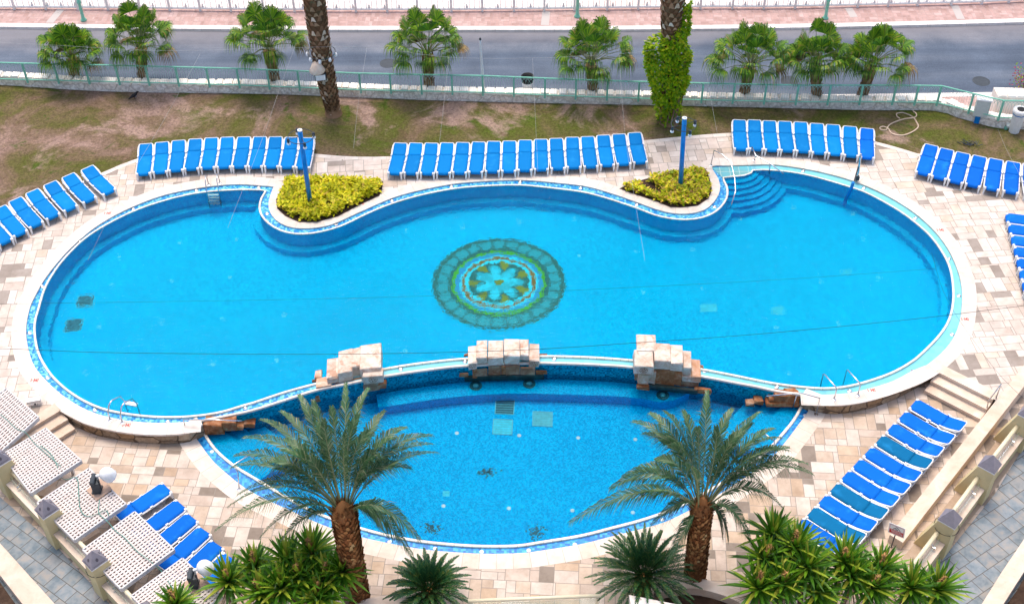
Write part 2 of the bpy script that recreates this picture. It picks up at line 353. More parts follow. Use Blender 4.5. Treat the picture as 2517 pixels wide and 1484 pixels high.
M['pwall'] = mosaic('deep_blue_mosaic', (0.0,0.48,0.84), (0.0,0.60,0.93), (0.0,0.70,0.97), 0.05)
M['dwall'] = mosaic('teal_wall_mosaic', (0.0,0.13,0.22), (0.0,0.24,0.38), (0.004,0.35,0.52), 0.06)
M['riser'] = mosaic('dark_riser_mosaic', (0.0,0.34,0.68), (0.0,0.44,0.82), (0.0,0.52,0.90), 0.05)
M['step'] = mosaic('step_mosaic', (0.0,0.38,0.72), (0.0,0.46,0.83), (0.002,0.54,0.9), 0.05)
def gright(t, x, y, z):
    return t.ma('MAXIMUM', t.step(x, 9.2, 9.9), t.ma('MULTIPLY', t.step(x, -6.6, -5.6), t.ma('SUBTRACT', 1.0, t.step(y, 36.5, 38.0))))
M['gutter'] = mosaic('gutter_mosaic', (0.004,0.16,0.46), (0.01,0.32,0.68), (0.22,0.62,0.86), 0.075, 0.3, gright)
M['gutter2'] = mosaic('lower_gutter_mosaic', (0.004,0.14,0.46), (0.006,0.27,0.66), (0.05,0.42,0.80), 0.085, 0.3)
def water(name, tint, amp, sx, sy, sc):
    """clear rippled water: refraction with a weak Fresnel reflection"""
    t = NT(name, 0.0, 0.5); p = t.pos()
    wv = t.noise(t.vm('MULTIPLY', p, (sx, sy, 1)), sc, 3, 0.5, dist=0.4); w2 = t.noise(t.vm('MULTIPLY', t.vm('ADD', p, (9,4,0)), (sy, sx, 1)), sc*1.8, 2)
    ev = t.step(t.noise(p, 0.11, 2), 0.3, 0.7)
    n = t.n.new('ShaderNodeBump'); n.inputs['Strength'].default_value = amp; n.inputs['Distance'].default_value = 0.05
    t.put(n.inputs['Height'], t.ma('MULTIPLY', t.ma('ADD', wv, t.ma('MULTIPLY', w2, 0.5)), t.ma('ADD', 0.35, ev)))
    rf = t.n.new('ShaderNodeBsdfRefraction'); rf.inputs['Color'].default_value = (*tint, 1); rf.inputs['Roughness'].default_value = 0.0; rf.inputs['IOR'].default_value = 1.33
    gl = t.n.new('ShaderNodeBsdfGlossy'); gl.inputs['Roughness'].default_value = 0.08; fr = t.n.new('ShaderNodeFresnel'); fr.inputs['IOR'].default_value = 1.33; mx = t.n.new('ShaderNodeMixShader')
    for q in (rf, gl, fr): t.t.links.new(n.outputs[0], q.inputs['Normal'])
    t.t.links.new(t.ma('MULTIPLY', fr.outputs[0], 0.3), mx.inputs[0]); t.t.links.new(rf.outputs[0], mx.inputs[1]); t.t.links.new(gl.outputs[0], mx.inputs[2])
    t.n.remove(t.b); t.t.links.new(mx.outputs[0], t.n['Material Output'].inputs[0]); return t.m
M['water'] = water('pool_water', (0.74,0.98,1.0), 0.85, 1.0, 1.9, 2.6)
M['water2'] = water('lower_pool_water', (0.76,0.98,1.0), 0.06, 1.0, 1.4, 1.5)
M['white'] = flat('white_resin', (0.80,0.80,0.80), 0.35, 0.45, var=0.05)
M['whitep'] = flat('white_painted_metal', (0.80,0.79,0.77), 0.5, var=0.06)
def sling(name, c):
    t = NT(name, 0.8, 0.15); o = t.obj(); r = t.oi(); n = t.noise(t.vm('ADD', o, t.comb(t.ma('MULTIPLY', r, 40.0), t.ma('MULTIPLY', r, 17.0), 0.0)), 2.2, 3)
    k = t.mix(r, tuple(x*0.86 for x in c), tuple(min(1, x*1.1) for x in c)); k = t.mix(t.ma('MULTIPLY', t.step(n, 0.52, 0.8), 0.45), k, (0.02,0.29,0.64))
    f = t.noise(o, 60, 2); t.bump(f, 0.2, 0.004); return t.col(k)
M['sling'] = sling('blue_sling_fabric', (0.0,0.20,0.56))
M['sling2'] = sling('deep_blue_sling_fabric', (0.0,0.13,0.58))
M['teal'] = sling('faded_teal_sling_fabric', (0.0,0.125,0.29))
M['bluepaint'] = flat('blue_painted_steel', (0.0,0.21,0.60), 0.35, 0.4, var=0.1)
M['green'] = flat('green_painted_steel', (0.22,0.58,0.43), 0.45, 0.4, var=0.1)
M['greenw'] = flat('pale_green_fence_wire', (0.36,0.60,0.52), 0.5, 0.3)
M['chrome'] = flat('stainless_steel', (0.62,0.62,0.64), 0.2, 0.5, 1.0, 0.08)
M['dark'] = flat('dark_plastic', (0.035,0.045,0.055), 0.5, 0.4)
M['black'] = flat('black_rubber', (0.012,0.012,0.014), 0.6)
lt = NT('white_lattice_painted_shade', 0.7, 0.2); ln = lt.sep(lt.geo('Normal'))[2]
M['lattice'] = lt.col(lt.mix(lt.step(lt.ma('ABSOLUTE', ln), 0.4, 0.7), (0.36,0.25,0.21), lt.ramp(lt.noise(lt.obj(), 3.0, 5), [(0.3, (0.58,0.50,0.46)), (0.7, (0.70,0.64,0.60))])))  # upright slat faces coloured brown: shade between the slats painted in by normal
M['latticed'] = flat('lattice_frame_paint', (0.62,0.60,0.59), 0.6, 0.2, var=0.12)
M['beige'] = flat('beige_plaster', (0.66,0.55,0.31), 0.8, 0.15, var=0.07, sc=2)
M['pipe'] = flat('cream_painted_rail', (0.74,0.66,0.46), 0.4, 0.4, var=0.05)
M['cap'] = flat('grey_violet_cap_metal', (0.24,0.22,0.25), 0.5, 0.4, var=0.1)
M['capmark'] = flat('dark_cap_relief', (0.09,0.08,0.10), 0.6)
M['wire'] = flat('steel_cable', (0.015,0.02,0.025), 0.8, 0.1)
M['wirel'] = flat('pale_cable', (0.40,0.40,0.39), 0.6)
M['gcord'] = flat('green_light_cord', (0.08,0.26,0.21), 0.5)
M['globe'] = flat('frosted_globe', (0.80,0.80,0.80), 0.25, 0.5, var=0.1)
M['board'] = flat('brown_board', (0.50,0.34,0.25), 0.8, var=0.12)
M['red'] = flat('red_sign_paint', (0.55,0.03,0.02), 0.5)
M['hose'] = flat('pale_garden_hose', (0.66,0.50,0.38), 0.5)
M['cabinet'] = flat('pale_grey_cabinet', (0.62,0.66,0.62), 0.5, var=0.06)
M['grate'] = flat('dark_teal_grate', (0.01,0.13,0.17), 0.4)
M['grate2'] = flat('pale_teal_grate', (0.10,0.50,0.60), 0.4)
M['glow'] = flat('white_inlet_cap', (0.80,0.84,0.86), 0.4)
M['glow2'] = flat('pale_blue_inlet_cap', (0.20,0.80,0.92), 0.4)
M['patch'] = flat('pale_turquoise_tile', (0.03,0.62,0.80), 0.4)
M['greenleaf'] = foliage('fan_palm_leaf', [(0, (0.025,0.09,0.010)), (0.35, (0.075,0.20,0.014)), (0.75, (0.17,0.34,0.015)), (0.93, (0.32,0.44,0.02)), (1, (0.36,0.26,0.08))], 0.5, 0.35, 0.25)
M['dryleaf'] = foliage('dry_palm_leaf', [(0, (0.30,0.20,0.08)), (0.5, (0.22,0.13,0.06)), (1, (0.38,0.30,0.14))], 0.8)
M['dateleaf'] = foliage('date_palm_leaf', [(0, (0.035,0.10,0.04)), (0.5, (0.075,0.175,0.07)), (0.85, (0.15,0.26,0.12)), (1, (0.32,0.32,0.2))], 0.45, 0.4, 0.3)
M['rachis'] = flat('palm_leaf_stalk', (0.20,0.22,0.10), 0.5, var=0.1)
M['cycad'] = foliage('cycad_leaf', [(0, (0.010,0.055,0.018)), (0.5, (0.02,0.09,0.026)), (0.85, (0.05,0.13,0.03)), (1, (0.16,0.17,0.03))], 0.4, 0.4, 0.1)
M['yucca'] = foliage('yucca_leaf', [(0, (0.035,0.12,0.008)), (0.45, (0.085,0.23,0.012)), (0.8, (0.18,0.36,0.02)), (0.95, (0.36,0.42,0.04)), (1, (0.46,0.36,0.06))], 0.4, 0.4, 0.3)
M['deadyucca'] = foliage('dead_yucca_leaf', [(0, (0.20,0.12,0.06)), (0.6, (0.28,0.18,0.10)), (1, (0.12,0.07,0.04))], 0.85)
M['spike'] = foliage('dried_flower_spike', [(0, (0.30,0.15,0.05)), (0.6, (0.42,0.24,0.10)), (1, (0.22,0.10,0.04))], 0.85)
M['ivy'] = foliage('ivy_leaf', [(0, (0.08,0.24,0.005)), (0.35, (0.25,0.46,0.008)), (0.75, (0.46,0.60,0.012)), (1, (0.68,0.66,0.03))], 0.45, 0.3, 0.4)
M['yellow'] = foliage('golden_groundcover_leaf', [(0, (0.34,0.40,0.01)), (0.35, (0.66,0.64,0.01)), (0.75, (0.86,0.76,0.03)), (0.92, (0.78,0.62,0.05)), (1, (0.5,0.32,0.05))], 0.5, 0.3, 0.2)
M['yellow2'] = foliage('mixed_groundcover_leaf', [(0, (0.20,0.32,0.01)), (0.35, (0.64,0.66,0.012)), (0.7, (0.84,0.70,0.05)), (0.9, (0.70,0.44,0.11)), (1, (0.3,0.15,0.06))], 0.55, 0.25, 0.2)
M['boot'] = foliage('palm_trunk_boots', [(0, (0.14,0.075,0.04)), (0.5, (0.30,0.17,0.10)), (0.78, (0.40,0.25,0.155)), (0.88, (0.6,0.46,0.35)), (1, (0.72,0.6,0.5))], 0.9, 0.1)
M['bootd'] = foliage('young_palm_trunk_fibre', [(0, (0.13,0.048,0.02)), (0.5, (0.30,0.12,0.045)), (0.9, (0.40,0.21,0.09)), (1, (0.52,0.35,0.17))], 0.9, 0.1)
M['trunk'] = stone('grey_palm_trunk', (0.14,0.085,0.05), (0.22,0.15,0.10), (0.36,0.28,0.2), 3, 0.9)
M['flower'] = foliage('magenta_blossom', [(0, (0.20,0.01,0.04)), (0.5, (0.40,0.02,0.10)), (1, (0.5,0.14,0.2))], 0.6)
def glass():
    t = NT('greenish_glass', 0.05, 0.5); t.b.inputs['Transmission Weight'].default_value = 0.7; t.b.inputs['Alpha'].default_value = 0.35; return t.col((0.55,0.80,0.68))
M['glass'] = glass()
# ================================================================== SETTING
LD = -0.55   # lower terrace level
ZL = -0.60   # lower pool water level
LIP = [(97.7,753.8),(109.5,713.6),(130,674.5),(161.6,632.8),(208.5,587.2),(260.6,553.3),(325.8,520.8),(391,497.3),(456,480.4),(508,472),(573.4,467.3),(620,467),(651,469.5),(641,486),(636,507.7),(641,528.6),(659,549.4),(687.9,566.4),(721.7,574.7),(758.2,574.7),(805,566.4),(846.8,552.6),(883.3,535),(922.4,516.9),(974.5,497.3),(1039.7,479),(1117.9,464),(1196,457.4),(1278,455.6),(1349.6,462),(1427.8,471.8),(1480,484.3),(1532,500.7),(1571,514.3),(1610,529),(1649,537.7),(1688.5,540.3),(1727.5,535),(1761.4,519.5),(1782.3,497.3),(1790,476.5),(1787.5,455.6),(1779,437),(1800,434.5),(1829,432),(1847,426),(1851,419),(1876,417.8),(1926.8,421.2),(1978.9,429.5),(2031,442.6),(2083,458.2),(2122,471.2),(2174,497.3),(2226.5,529.9),(2278.6,572.9),(2309.9,612),(2330.7,651),(2339.8,692.8),(2341,740),(2330.7,785),(2309.9,818.9),(2278.6,852.8),(2239.5,886.6),(2187.4,915.3),(2122,937.5),(2070,949),(2018,951.8),(1965.8,947.9),(1913.7,941.4),(1861.6,932),(1818.8,923),(1725,905),(1640,892),(1558,883.5),(1480,877.5),(1401.8,874),(1326,873),(1240,874.5),(1150.5,878.8),(1091.8,883.5),(1013.6,893),(939.4,905.4),(860,922),(773.9,941.4),(700.9,961),(622.7,987),(599.4,993.5),(547.3,1009),(495,1018),(443,1022),(391,1022),(338.8,1018),(286.7,1010),(247.6,1000),(208.5,983),(169.4,958.3),(135.5,928.3),(112,897),(96.4,865.8),(88.6,832),(87.3,792.8)]
OUTM = [(495,1034),(443,1039),(391,1040.4),(325.8,1036.5),(260.6,1024.8),(208.5,1006.5),(156,975),(114.7,938.8),(81,897),(65,845),(62.5,800.6),(72,754),(86,724),(112,680),(161.6,620),(227,562),(300,519),(391,482),(482,462),(573,452),(640,455),(674,459),(668,474),(662,497.3),(664.4,518),(678.7,539),(706,554.6),(740,560),(779,558),(818,549.4),(870.3,526),(922.4,502.5),(974.5,481.7),(1039.7,464.7),(1117.9,450.4),(1196,443.9),(1278,441.3),(1357.5,447),(1441,457),(1506,475),(1558,493),(1610,512),(1649,522),(1688.5,524),(1727.5,516),(1753,496),(1768,467),(1764,440),(1749,409),(1790,406),(1831.8,404.8),(1900.9,403.5),(1979,414),(2044,428),(2109,447.8),(2174.3,476.5),(2239.5,515.6),(2291.6,559.9),(2330.7,609.4),(2356.8,666.7),(2367,719),(2363,779.8),(2349,824),(2325.5,858),(2291.6,889),(2252.5,914),(2200,936),(2148,953),(2083,967.4),(2018,971),(1967,969)]
OUTD = [(1967,969),(1913.7,962),(1861.6,950.5),(1818.8,942.7),(1722,924.4),(1640,912),(1558,902.8),(1506,898.4),(1427.8,894.5),(1326,891.9),(1240,893.5),(1149,898.4),(1091.8,903.6),(1013.6,914),(939.4,925.7),(860,942),(779,958.3),(701,983),(622.7,1007.8),(560,1021.5),(495,1034)]
lip = smooth([at2(*p) for p in LIP], True, 0.25)
outm = smooth([at2(*p) for p in OUTM], False, 0.25); outd = smooth([at2(*p) for p in OUTD], False, 0.25)
COPL = [(496.5,1040.4),(461,1060),(443,1064),(378,1066),(312.7,1061),(260.6,1052),(208.5,1037.8),(148.5,1006.5)]
COPR = [(2303.4,911.4),(2265.6,925.7),(2213.5,953),(2148,978),(2083,991),(2038.8,992),(2012.8,988),(1971,971)]
LAWNB = [(-420,760),(-150,640),(0,536),(120,482),(200,448),(260.6,421.7),(336,391.7),(420,378),(560,366),(680,368),(771,379),(857,385.8),(959,385.8),(1100,374),(1280,368),(1450,359),(1581.6,346.6),(1688.5,336),(1766.6,329.7),(1850,327),(2000,333),(2150.9,349),(2200,362),(2252.5,378),(2400,402),(2530,418),(2700,450),(2900,500)]
copl = smooth([at2(*p) for p in COPL], False, 0.3); copr = smooth([at2(*p) for p in COPR], False, 0.3); lawnb = smooth([at2(*p) for p in LAWNB], False, 0.5)
LANDL = at2(-350, 1308); LANDR = at2(2448, 983)
WALLR = [at2(2700, 760), at2(3300, 800)]
deck = copl + [LANDL, at2(-900, 1100)] + lawnb + [at2(3200, 700), WALLR[0], LANDR] + copr[:-1] + list(reversed(outm))
b = MB(); b.sheet(deck, 0.0); struct(b.build('pool_deck', M['pave']))
# base ground reaching far beyond everything seen
b = MB(); b.sheet([(-300,-120),(300,-120),(300,420),(-300,420)], -3.2); struct(b.build('ground', M['sand']))
# copings
b = MB(); b.sweep(outm, [(-0.03,-0.06),(-0.03,0.005),(0.52,0.005)]); struct(b.build('pool_coping', M['coping']))
b = MB(); b.sweep(lawnb, [(-0.20,0.006),(0.03,0.006),(0.03,-0.12)]); struct(b.build('deck_edge_kerb', M['coping']))
def terrace_wall(curve, label, f):
    t = thing('retaining_wall', label, 'wall', group='stone retaining walls under the upper deck'); 
    w = MB(); w.sweep(curve, [(0.0,-0.07),(0.0,LD-0.4)]); w.build('stone_face', M['rubble'], t)
    c = MB(); c.sweep(curve, [(0.02,-0.068),(-0.05,-0.068),(-0.05,0.008),(0.40,0.008)]); c.build('coping', M['coping'], t)
# outward side of these curves is their left-hand side
terrace_wall(list(reversed(copl)), 'curved brown stone retaining wall beside the left steps', 1)
terrace_wall(list(reversed(copr)), 'curved brown stone retaining wall beside the right steps', 1)
# upper pool
b = MB(); b.sweep(lip, [(0.0,-0.01),(0.0,-1.15),(-0.32,-1.15),(-0.32,-1.62)], True); struct(b.build('pool_wall', M['pwall']))
b = MB(); b.sheet(lip, -1.6); struct(b.build('pool_floor', M['floor']))
b = MB(); b.sheet([outm+outd[1:-1], lip], -0.07); struct(b.build('pool_gutter', M['gutter']))
b = MB(); b.sweep(lip, [(0.075,-0.08),(0.075,0.0),(0.06,0.012),(0.0,0.012),(-0.01,0.0),(-0.01,-0.06)], True); struct(b.build('pool_edge', M['lip']))
b = MB(); b.sheet(offset(lip, 0.03, True), -0.012); struct(b.build('pool_water', M['water'], smooth=True))
# divider wall between the two pools
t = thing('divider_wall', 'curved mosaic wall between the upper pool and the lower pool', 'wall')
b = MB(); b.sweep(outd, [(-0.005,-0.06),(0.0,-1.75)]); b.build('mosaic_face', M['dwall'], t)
b = MB(); b.sweep(outd, [(-0.07,-0.08),(-0.07,0.008),(0.01,0.012),(0.02,0.0),(0.02,-0.07),(0.0,-0.08)]); b.build('white_edge', M['coping'], t)
# lower pool
OUT2 = [(478,1070),(482,1079.5),(517,1127.5),(547,1157),(599.4,1199),(650,1227),(708.7,1253.7),(789.5,1290),(872.9,1317.5),(987.6,1342.3),(1065.7,1354),(1183,1361.8),(1278,1360.5),(1323.6,1355.3),(1427.8,1338.4),(1506,1318.8),(1584,1299),(1636,1283.6),(1688.5,1258.9),(1766.6,1217),(1852.6,1159.8),(1900.9,1123),(1939.8,1077),(1971,1035),(1988,1011.7),(1990,1003)]
LIP2 = [(495,1048),(507,1067.8),(529,1100),(557.7,1127.5),(590,1151),(622.7,1170.3),(687.9,1209.4),(753,1245.9),(805,1268),(878,1292.8),(948.5,1311.5),(1039.7,1328),(1144,1337.6),(1222,1339.7),(1278,1337.6),(1323.6,1330.6),(1427.8,1313.6),(1506,1294),(1571,1277),(1636,1255),(1700,1226),(1760,1192),(1830,1148),(1880,1109),(1908.5,1079.5),(1947.6,1032.6),(1965.8,1001.3),(1972,990)]
out2 = smooth([at2(*p, LD) for p in OUT2], False, 0.25); lip2 = smooth([at2(*p, ZL) for p in LIP2], False, 0.25)
basin2 = list(reversed(lip2)) + list(reversed(outd))
ldeck = list(reversed(copl[1:-1])) 
low = [LANDL] + ldeck + out2 + copr[::-1][1:] + [LANDR, WALLR[0], WALLR[1], at2(3300, 2600, LD), at2(-900, 2600, LD), at2(-900, 1308, LD)]
b = MB(); b.sheet(low, LD); struct(b.build('lower_terrace', M['pave2']))
b = MB(); b.sweep(list(reversed(out2)), [(-0.03,LD-0.1),(-0.03,LD+0.006),(0.58,LD+0.006)]) if False else b.sweep(out2, [(0.03,LD-0.12),(0.03,LD+0.006),(-0.58,LD+0.006)]); struct(b.build('lower_pool_coping', M['coping2']))
b = MB(); b.sheet(out2 + list(reversed(lip2)), ZL-0.05); struct(b.build('lower_pool_gutter', M['gutter2']))
b = MB(); b.sweep(lip2, [(-0.09,ZL-0.1),(-0.09,ZL+0.015),(-0.07,ZL+0.03),(0,ZL+0.03),(0.012,ZL+0.01),(0.012,ZL-0.06)]); struct(b.build('lower_pool_edge', M['lip']))
FL = -1.70
b = MB(); b.sweep(lip2, [(0,ZL),(0,FL)]); struct(b.build('lower_pool_wall', M['pwall']))
b = MB(); b.sheet(basin2, FL); struct(b.build('lower_pool_floor', M['floor2']))
b = MB(); b.sheet(offset(lip2, -0.05)[::-1] + outd[::-1], ZL-0.005); struct(b.build('lower_pool_water', M['water2'], smooth=True))
# bench ledge in the lower pool
ed = smooth([(lambda p: (p.x, p.y))(wat(x, y, -1.05, ZL)) for x, y in [(930,1001),(948,998.7),(1020,988),(1091.8,977.9),(1180,970),(1278,966.5),(1427.8,970),(1558,976.6),(1623,988),(1655,984),(1676,974),(1690,966)]], False, 0.3)
back = [p for p in outd if ed[0][0]-0.3 < p[0] < ed[-1][0]+0.1]
b = MB(); b.prism(offset(ed, 0)+back, FL-0.1, -1.05); struct(sides(b.build('pool_bench', M['floor2']), M['riser']))
# side steps of the lower pool
def sidesteps(name, a, bb, inward):
    A, B_ = V((*at2(*a, ZL), 0)), V((*at2(*bb, ZL), 0)); d = (B_-A).normalized(); n = V((-d.y, d.x, 0))*inward
    for k in range(3):
        m = MB(); w = 0.62*(k+1)
        q = [A-n*0.9-d*0.3, B_-n*0.9, B_+n*w, A+n*w-d*0.3]
        m.prism([(p.x, p.y) for p in q], FL-0.1, ZL-0.22*(k+1)); struct(sides(m.build('pool_step', M['step']), M['riser']))
sidesteps('pool_step', (507,1068), (640,1172), 1)
sidesteps('pool_step', (1966,1002), (1868,1112), -1)
# curved steps in the upper pool
for k, (yk, xr, yr) in enumerate([(400,1090,290),(468,1165,298),(540,1238,318),(608,1312,342),(688,1386,376),(756,1462,418)]):
    zt = -0.2-0.2*k; f = lambda zx, zy: (lambda p: (p.x, p.y))(wat((2500+zx/3.1463)/1.5256, (560+zy/3.1463)/1.5256, zt, -0.012))
    ell = [f(715+(xr-715)*sin(u*pi/2/8)**0.85, 250+(yr-250)*0.0+(yk-250)*cos(u*pi/2/8)**0.85) for u in range(9)]
    m = MB(); m.prism([f(660,235), f(690,yk)]+ell+[f(xr, 235)], -1.7, zt); struct(sides(m.build('pool_step', M['step']), M['riser']))
m = MB(); sb = [at2(*p) for p in [(1750,410),(1775,434),(1829,431),(1846,425),(1849,418),(1846,406)]]; m.sheet(sb, -0.05)
tb = NT('pale_tile_grid', 0.25, 0.5); u = tb.vm('SCALE', tb.pos(), 1/0.42); fx, fy, _ = tb.sep(tb.vm('FRACTION', u)); g = tb.ma('MINIMUM', fx, fy)
M['tilegrid'] = tb.col(tb.mix(tb.step(g, 0.03, 0.07), (0.45,0.6,0.55), tb.ramp(tb.noise(tb.pos(), 0.9, 4), [(0.35, (0.16,0.36,0.36)), (0.6, (0.12,0.50,0.60))])))
struct(m.build('shallow_step_tile', M['tilegrid']))
# ------------------------------------------------------------------ terrace steps
def stairs(name, label, p0, p1, away, n0=0.45):
    """three risers down from the landing edge p0-p1 (both on the upper deck)"""
    A, B_ = V((*p0, 0)), V((*p1, 0)); d = (B_-A).normalized(); nn = V((-d.y, d.x, 0))
    if nn.dot(V((*away, 0))) < 0: nn = -nn
    t = thing('stone_steps', label, 'steps')
    for k in range(3):
        o0 = 0 if k == 0 else 0.02+0.40*(k-1)+0.0
        m = MB(); z1 = 0.008-0.185*k if k else 0.008
        lo = -0.42 if k == 0 else 0.40*(k-1)-0.02; hi = 0.03 if k == 0 else 0.40*k+0.03
        q = [A+nn*lo, B_+nn*lo, B_+nn*hi, A+nn*hi]
        m.prism([(p.x, p.y) for p in q], z1-0.06, z1)
        q = [A+nn*lo, B_+nn*lo, B_+nn*(hi-0.03), A+nn*(hi-0.03)]
        m.prism([(p.x, p.y) for p in q], LD-0.05, z1-0.06)
        m.build('tread', M['cream'], t)
    return d, nn
stairs('s', 'three pale stone steps going down beside the brown wall at left', at2(149,1006.5), at2(-60,1132), (1,-1))
stairs('s', 'three wide pale stone steps going down at right of the pool', at2(2303,911.4), at2(2441,981), (-1,-1))
# ------------------------------------------------------------------ planting beds
BED1 = [(300,312),(335,280),(700,285),(1000,292),(1225,306),(1215,380),(1190,440),(1000,528),(800,635),(600,688),(430,690),(300,632),(225,560),(213,480),(255,390)]
BED2 = [(1062,374),(1120,345),(1300,285),(1500,235),(1700,195),(1865,178),(1900,240),(1930,330),(1935,400),(1900,470),(1800,535),(1640,553),(1540,548),(1400,490),(1200,425)]
bed1 = [at2(622.7+x/3.837, 367+y/3.837) for x, y in BED1]; bed2 = [at2(1245.4+x/3.837, 367+y/3.837) for x, y in BED2]
for bd in (bed1, bed2):
    m = MB(); m.sheet(bd, 0.02); struct(m.build('bed_soil', M['soil']))
def leafcard(m, c, L, W, az, el, roll=0.0):
    d = V((cos(az)*cos(el), sin(az)*cos(el), sin(el))); s = d.cross(V((0,0,1))); s = s.normalized() if s.length > 1e-4 else V((1,0,0)); u = s.cross(d)
    s = s*cos(roll)+u*sin(roll); c = V(c)
    m.add([c, c+d*L*0.5+s*W*0.5, c+d*L, c+d*L*0.5-s*W*0.5], [(0,1,2,3)])
def groundcover(poly, n, hh, mat, label, rad, seed, gaps):
    random.seed(seed); xs = [p[0] for p in poly]; ys = [p[1] for p in poly]; m = MB(); k = 0; inner = offset(poly, -0.16, True)
    while k < n:
        x, y = R(min(xs), max(xs)), R(min(ys), max(ys))
        if not inside((x, y), inner): continue
        v = sin(x*2.1+seed)*cos(y*1.7-seed)+0.6*sin(x*4.3+y*3.1)
        k += 1
        if v < gaps: continue
        h = hh*(0.65+0.35*R(0.3, 1.2)+0.12*v)
        for q in range(11):
            a = R(0, 2*pi); leafcard(m, (x+R(-rad,rad)*0.7, y+R(-rad,rad)*0.7, h*R(0.3,1.05)), R(0.12,0.22), R(0.08,0.13), a, R(-0.3,1.0), R(-0.5,0.5))
    o = m.build('groundcover', mat); o['kind'] = 'stuff'
    return tag(o, label, 'plants', None, 'stuff')
groundcover(bed1, 900, 0.30, M['yellow'], 'dense golden yellow shrubs filling the left planting bed', 0.14, 3, -1.0)
groundcover(bed2, 520, 0.26, M['yellow2'], 'patchy yellow and brown shrubs in the right planting bed', 0.13, 5, -0.75)
# ------------------------------------------------------------------ lawn, fence wall, road
WALLN = [(-300,200),(0,208.5),(260.6,224),(655.5,230.6),(831,237),(1039.7,245),(1278,251.5),(1610,258),(1901,264.5),(2130,270),(2296.8,271.5),(2349,286.7),(2409,303.6),(2453,314),(2530,318),(2900,330)]
walln = [at2(*p) for p in WALLN]
wlo = smooth(walln, False, 0.4)
lawn = offset(lawnb, -0.4)[::-1] + [at2(-700,700), at2(-700,190)] + offset(wlo, 0.12) + [at2(3000,400)]
def lz(x, y): return -0.03
b = MB(); b.sheet(lawn, -0.025); struct(b.build('lawn', M['lawn']))
WT = 0.45
t = thing('garden_wall', 'low pale rubble wall carrying the green fence', 'wall')
b = MB(); b.sweep(wlo, [(0,-0.2),(0.02,WT),(0.42,WT+0.01),(0.44,-0.3)]); b.build('rubble_face', M['whitewall'], t)
random.seed(11); b = MB(); L = 0
i = 0
while i < len(wlo)-2:
    p, q = wlo[i], wlo[i+1]; a = atan2(q[1]-p[1], q[0]-p[0]); n = (-sin(a), cos(a)); s = R(0.3, 0.46)
    b.box((p[0]+n[0]*0.2, p[1]+n[1]*0.2, WT+0.03), (s, R(0.38,0.5), R(0.07,0.13)), a+R(-0.08,0.08), 0.86)
    i += 1
b.build('stone_capping', M['capstone'], t)
RZ = -0.12
KERBF = [(-500,58),(0,66),(330,70),(700,73),(1144,73.6),(1500,73),(1900,69),(2200,63),(2517,54.7),(3000,40)]
kf = smooth([at2(*p, RZ+0.13) for p in KERBF], False, 1.0)
NK = [at2(-800,168,0), at2(0,195,0), at2(655,218,0), at2(1039,231,0), at2(1400,239,0), at2(1672,238,0), at2(2458,227,0), at2(3300,214,0)]
b = MB(); b.sheet(kf[::-1]+[at2(-1200,300,RZ)]+NK[1:]+[at2(3500,200,RZ)], RZ); struct(b.build('road', M['asphalt']))
b = MB(); b.sweep(kf, [(-0.02,RZ-0.1),(0.0,RZ+0.13),(0.34,RZ+0.135)]); struct(b.build('kerb', M['kerb']))
b = MB(); b.sweep(NK, [(0.02,RZ-0.1),(0.0,RZ+0.13),(-0.34,RZ+0.135)]); struct(b.build('kerb', M['kerb']))
RAILF = [(-500,22),(0,24.8),(260.6,26),(622,30),(987.6,31),(1250,29.5),(1506,26),(1766.6,23.5),(1900.7,23.5),(2122,18.8),(2383,12.5),(2517,6.5),(3000,-14)]
rf = smooth([at2(*p) for p in RAILF], False, 1.0)
b = MB(); b.sheet(kf+offset(rf, 0.5)[::-1], RZ+0.125); struct(b.build('pavement', M['pink']))
b = MB(); b.sheet(NK+[at2(3300,330),]+offset(wlo, 0.4)[::-1], RZ+0.125); struct(b.build('pavement', M['pink']))
for x0, y0, x1, y1 in [(122,57,150,24),(1339,63,1343,29),(2099,43,2085,20),(2362,48,2346,14)]:
    P, Q = V(at(x0,y0)), V(at(x1,y1)); m = MB(); d = (Q-P).normalized(); n = V((-d.y,d.x,0))*0.2
    m.sheet([(p.x,p.y) for p in (P-n,P+n,Q+n,Q-n)], RZ+0.132); struct(m.build('pavement_band', M['kerb']))
b = MB(); b.sheet(offset(rf, 0.4)+[(140,200),(-140,200)], -0.35); struct(b.build('beach', M['sand']))
b = MB(); b.sweep(rf, [(0.42,-0.5),(0.42,0.0),(0.05,0.0)]); struct(b.build('pavement_edge', M['kerb']))
# ------------------------------------------------------------------ slate walks and low walls at the bottom
def pl(*ps, z=LD): return [at2(x, y, z) for x, y in ps]
b = MB(); b.sheet(pl((-60,1160),(5,1225),(142,1345),(262,1475),(420,1640),(420,1900),(-300,1900),(-300,1160)), LD+0.005); struct(b.build('slate_walk', M['slate']))
b = MB(); b.sheet(pl((2520,1090),(2446,1212),(2318,1372),(2200,1500),(2100,1620),(2200,1900),(2900,1900),(2900,1000)), LD+0.005); struct(b.build('slate_walk', M['slate2']))
def coping_wall(label, inner, outer, z, soil):
    t = thing('garden_wall', label, 'wall')
    m = MB(); m.prism([at2(*p, z) for p in inner+outer[::-1]], LD-0.3, z); m.build('cream_coping', M['cream'], t)
    m = MB(); m.sheet([at2(*p, z-0.3) for p in soil], z-0.3); struct(m.build('planter_soil', M['soil']))
coping_wall('cream stone coping of the planter in the lower left corner', [(-200,1146),(0,1334),(135.5,1484),(330,1700)], [(-200,1212),(0,1412),(56,1484),(240,1720)], -0.1, [(-200,1240),(0,1430),(50,1500),(230,1740),(-300,1740)])
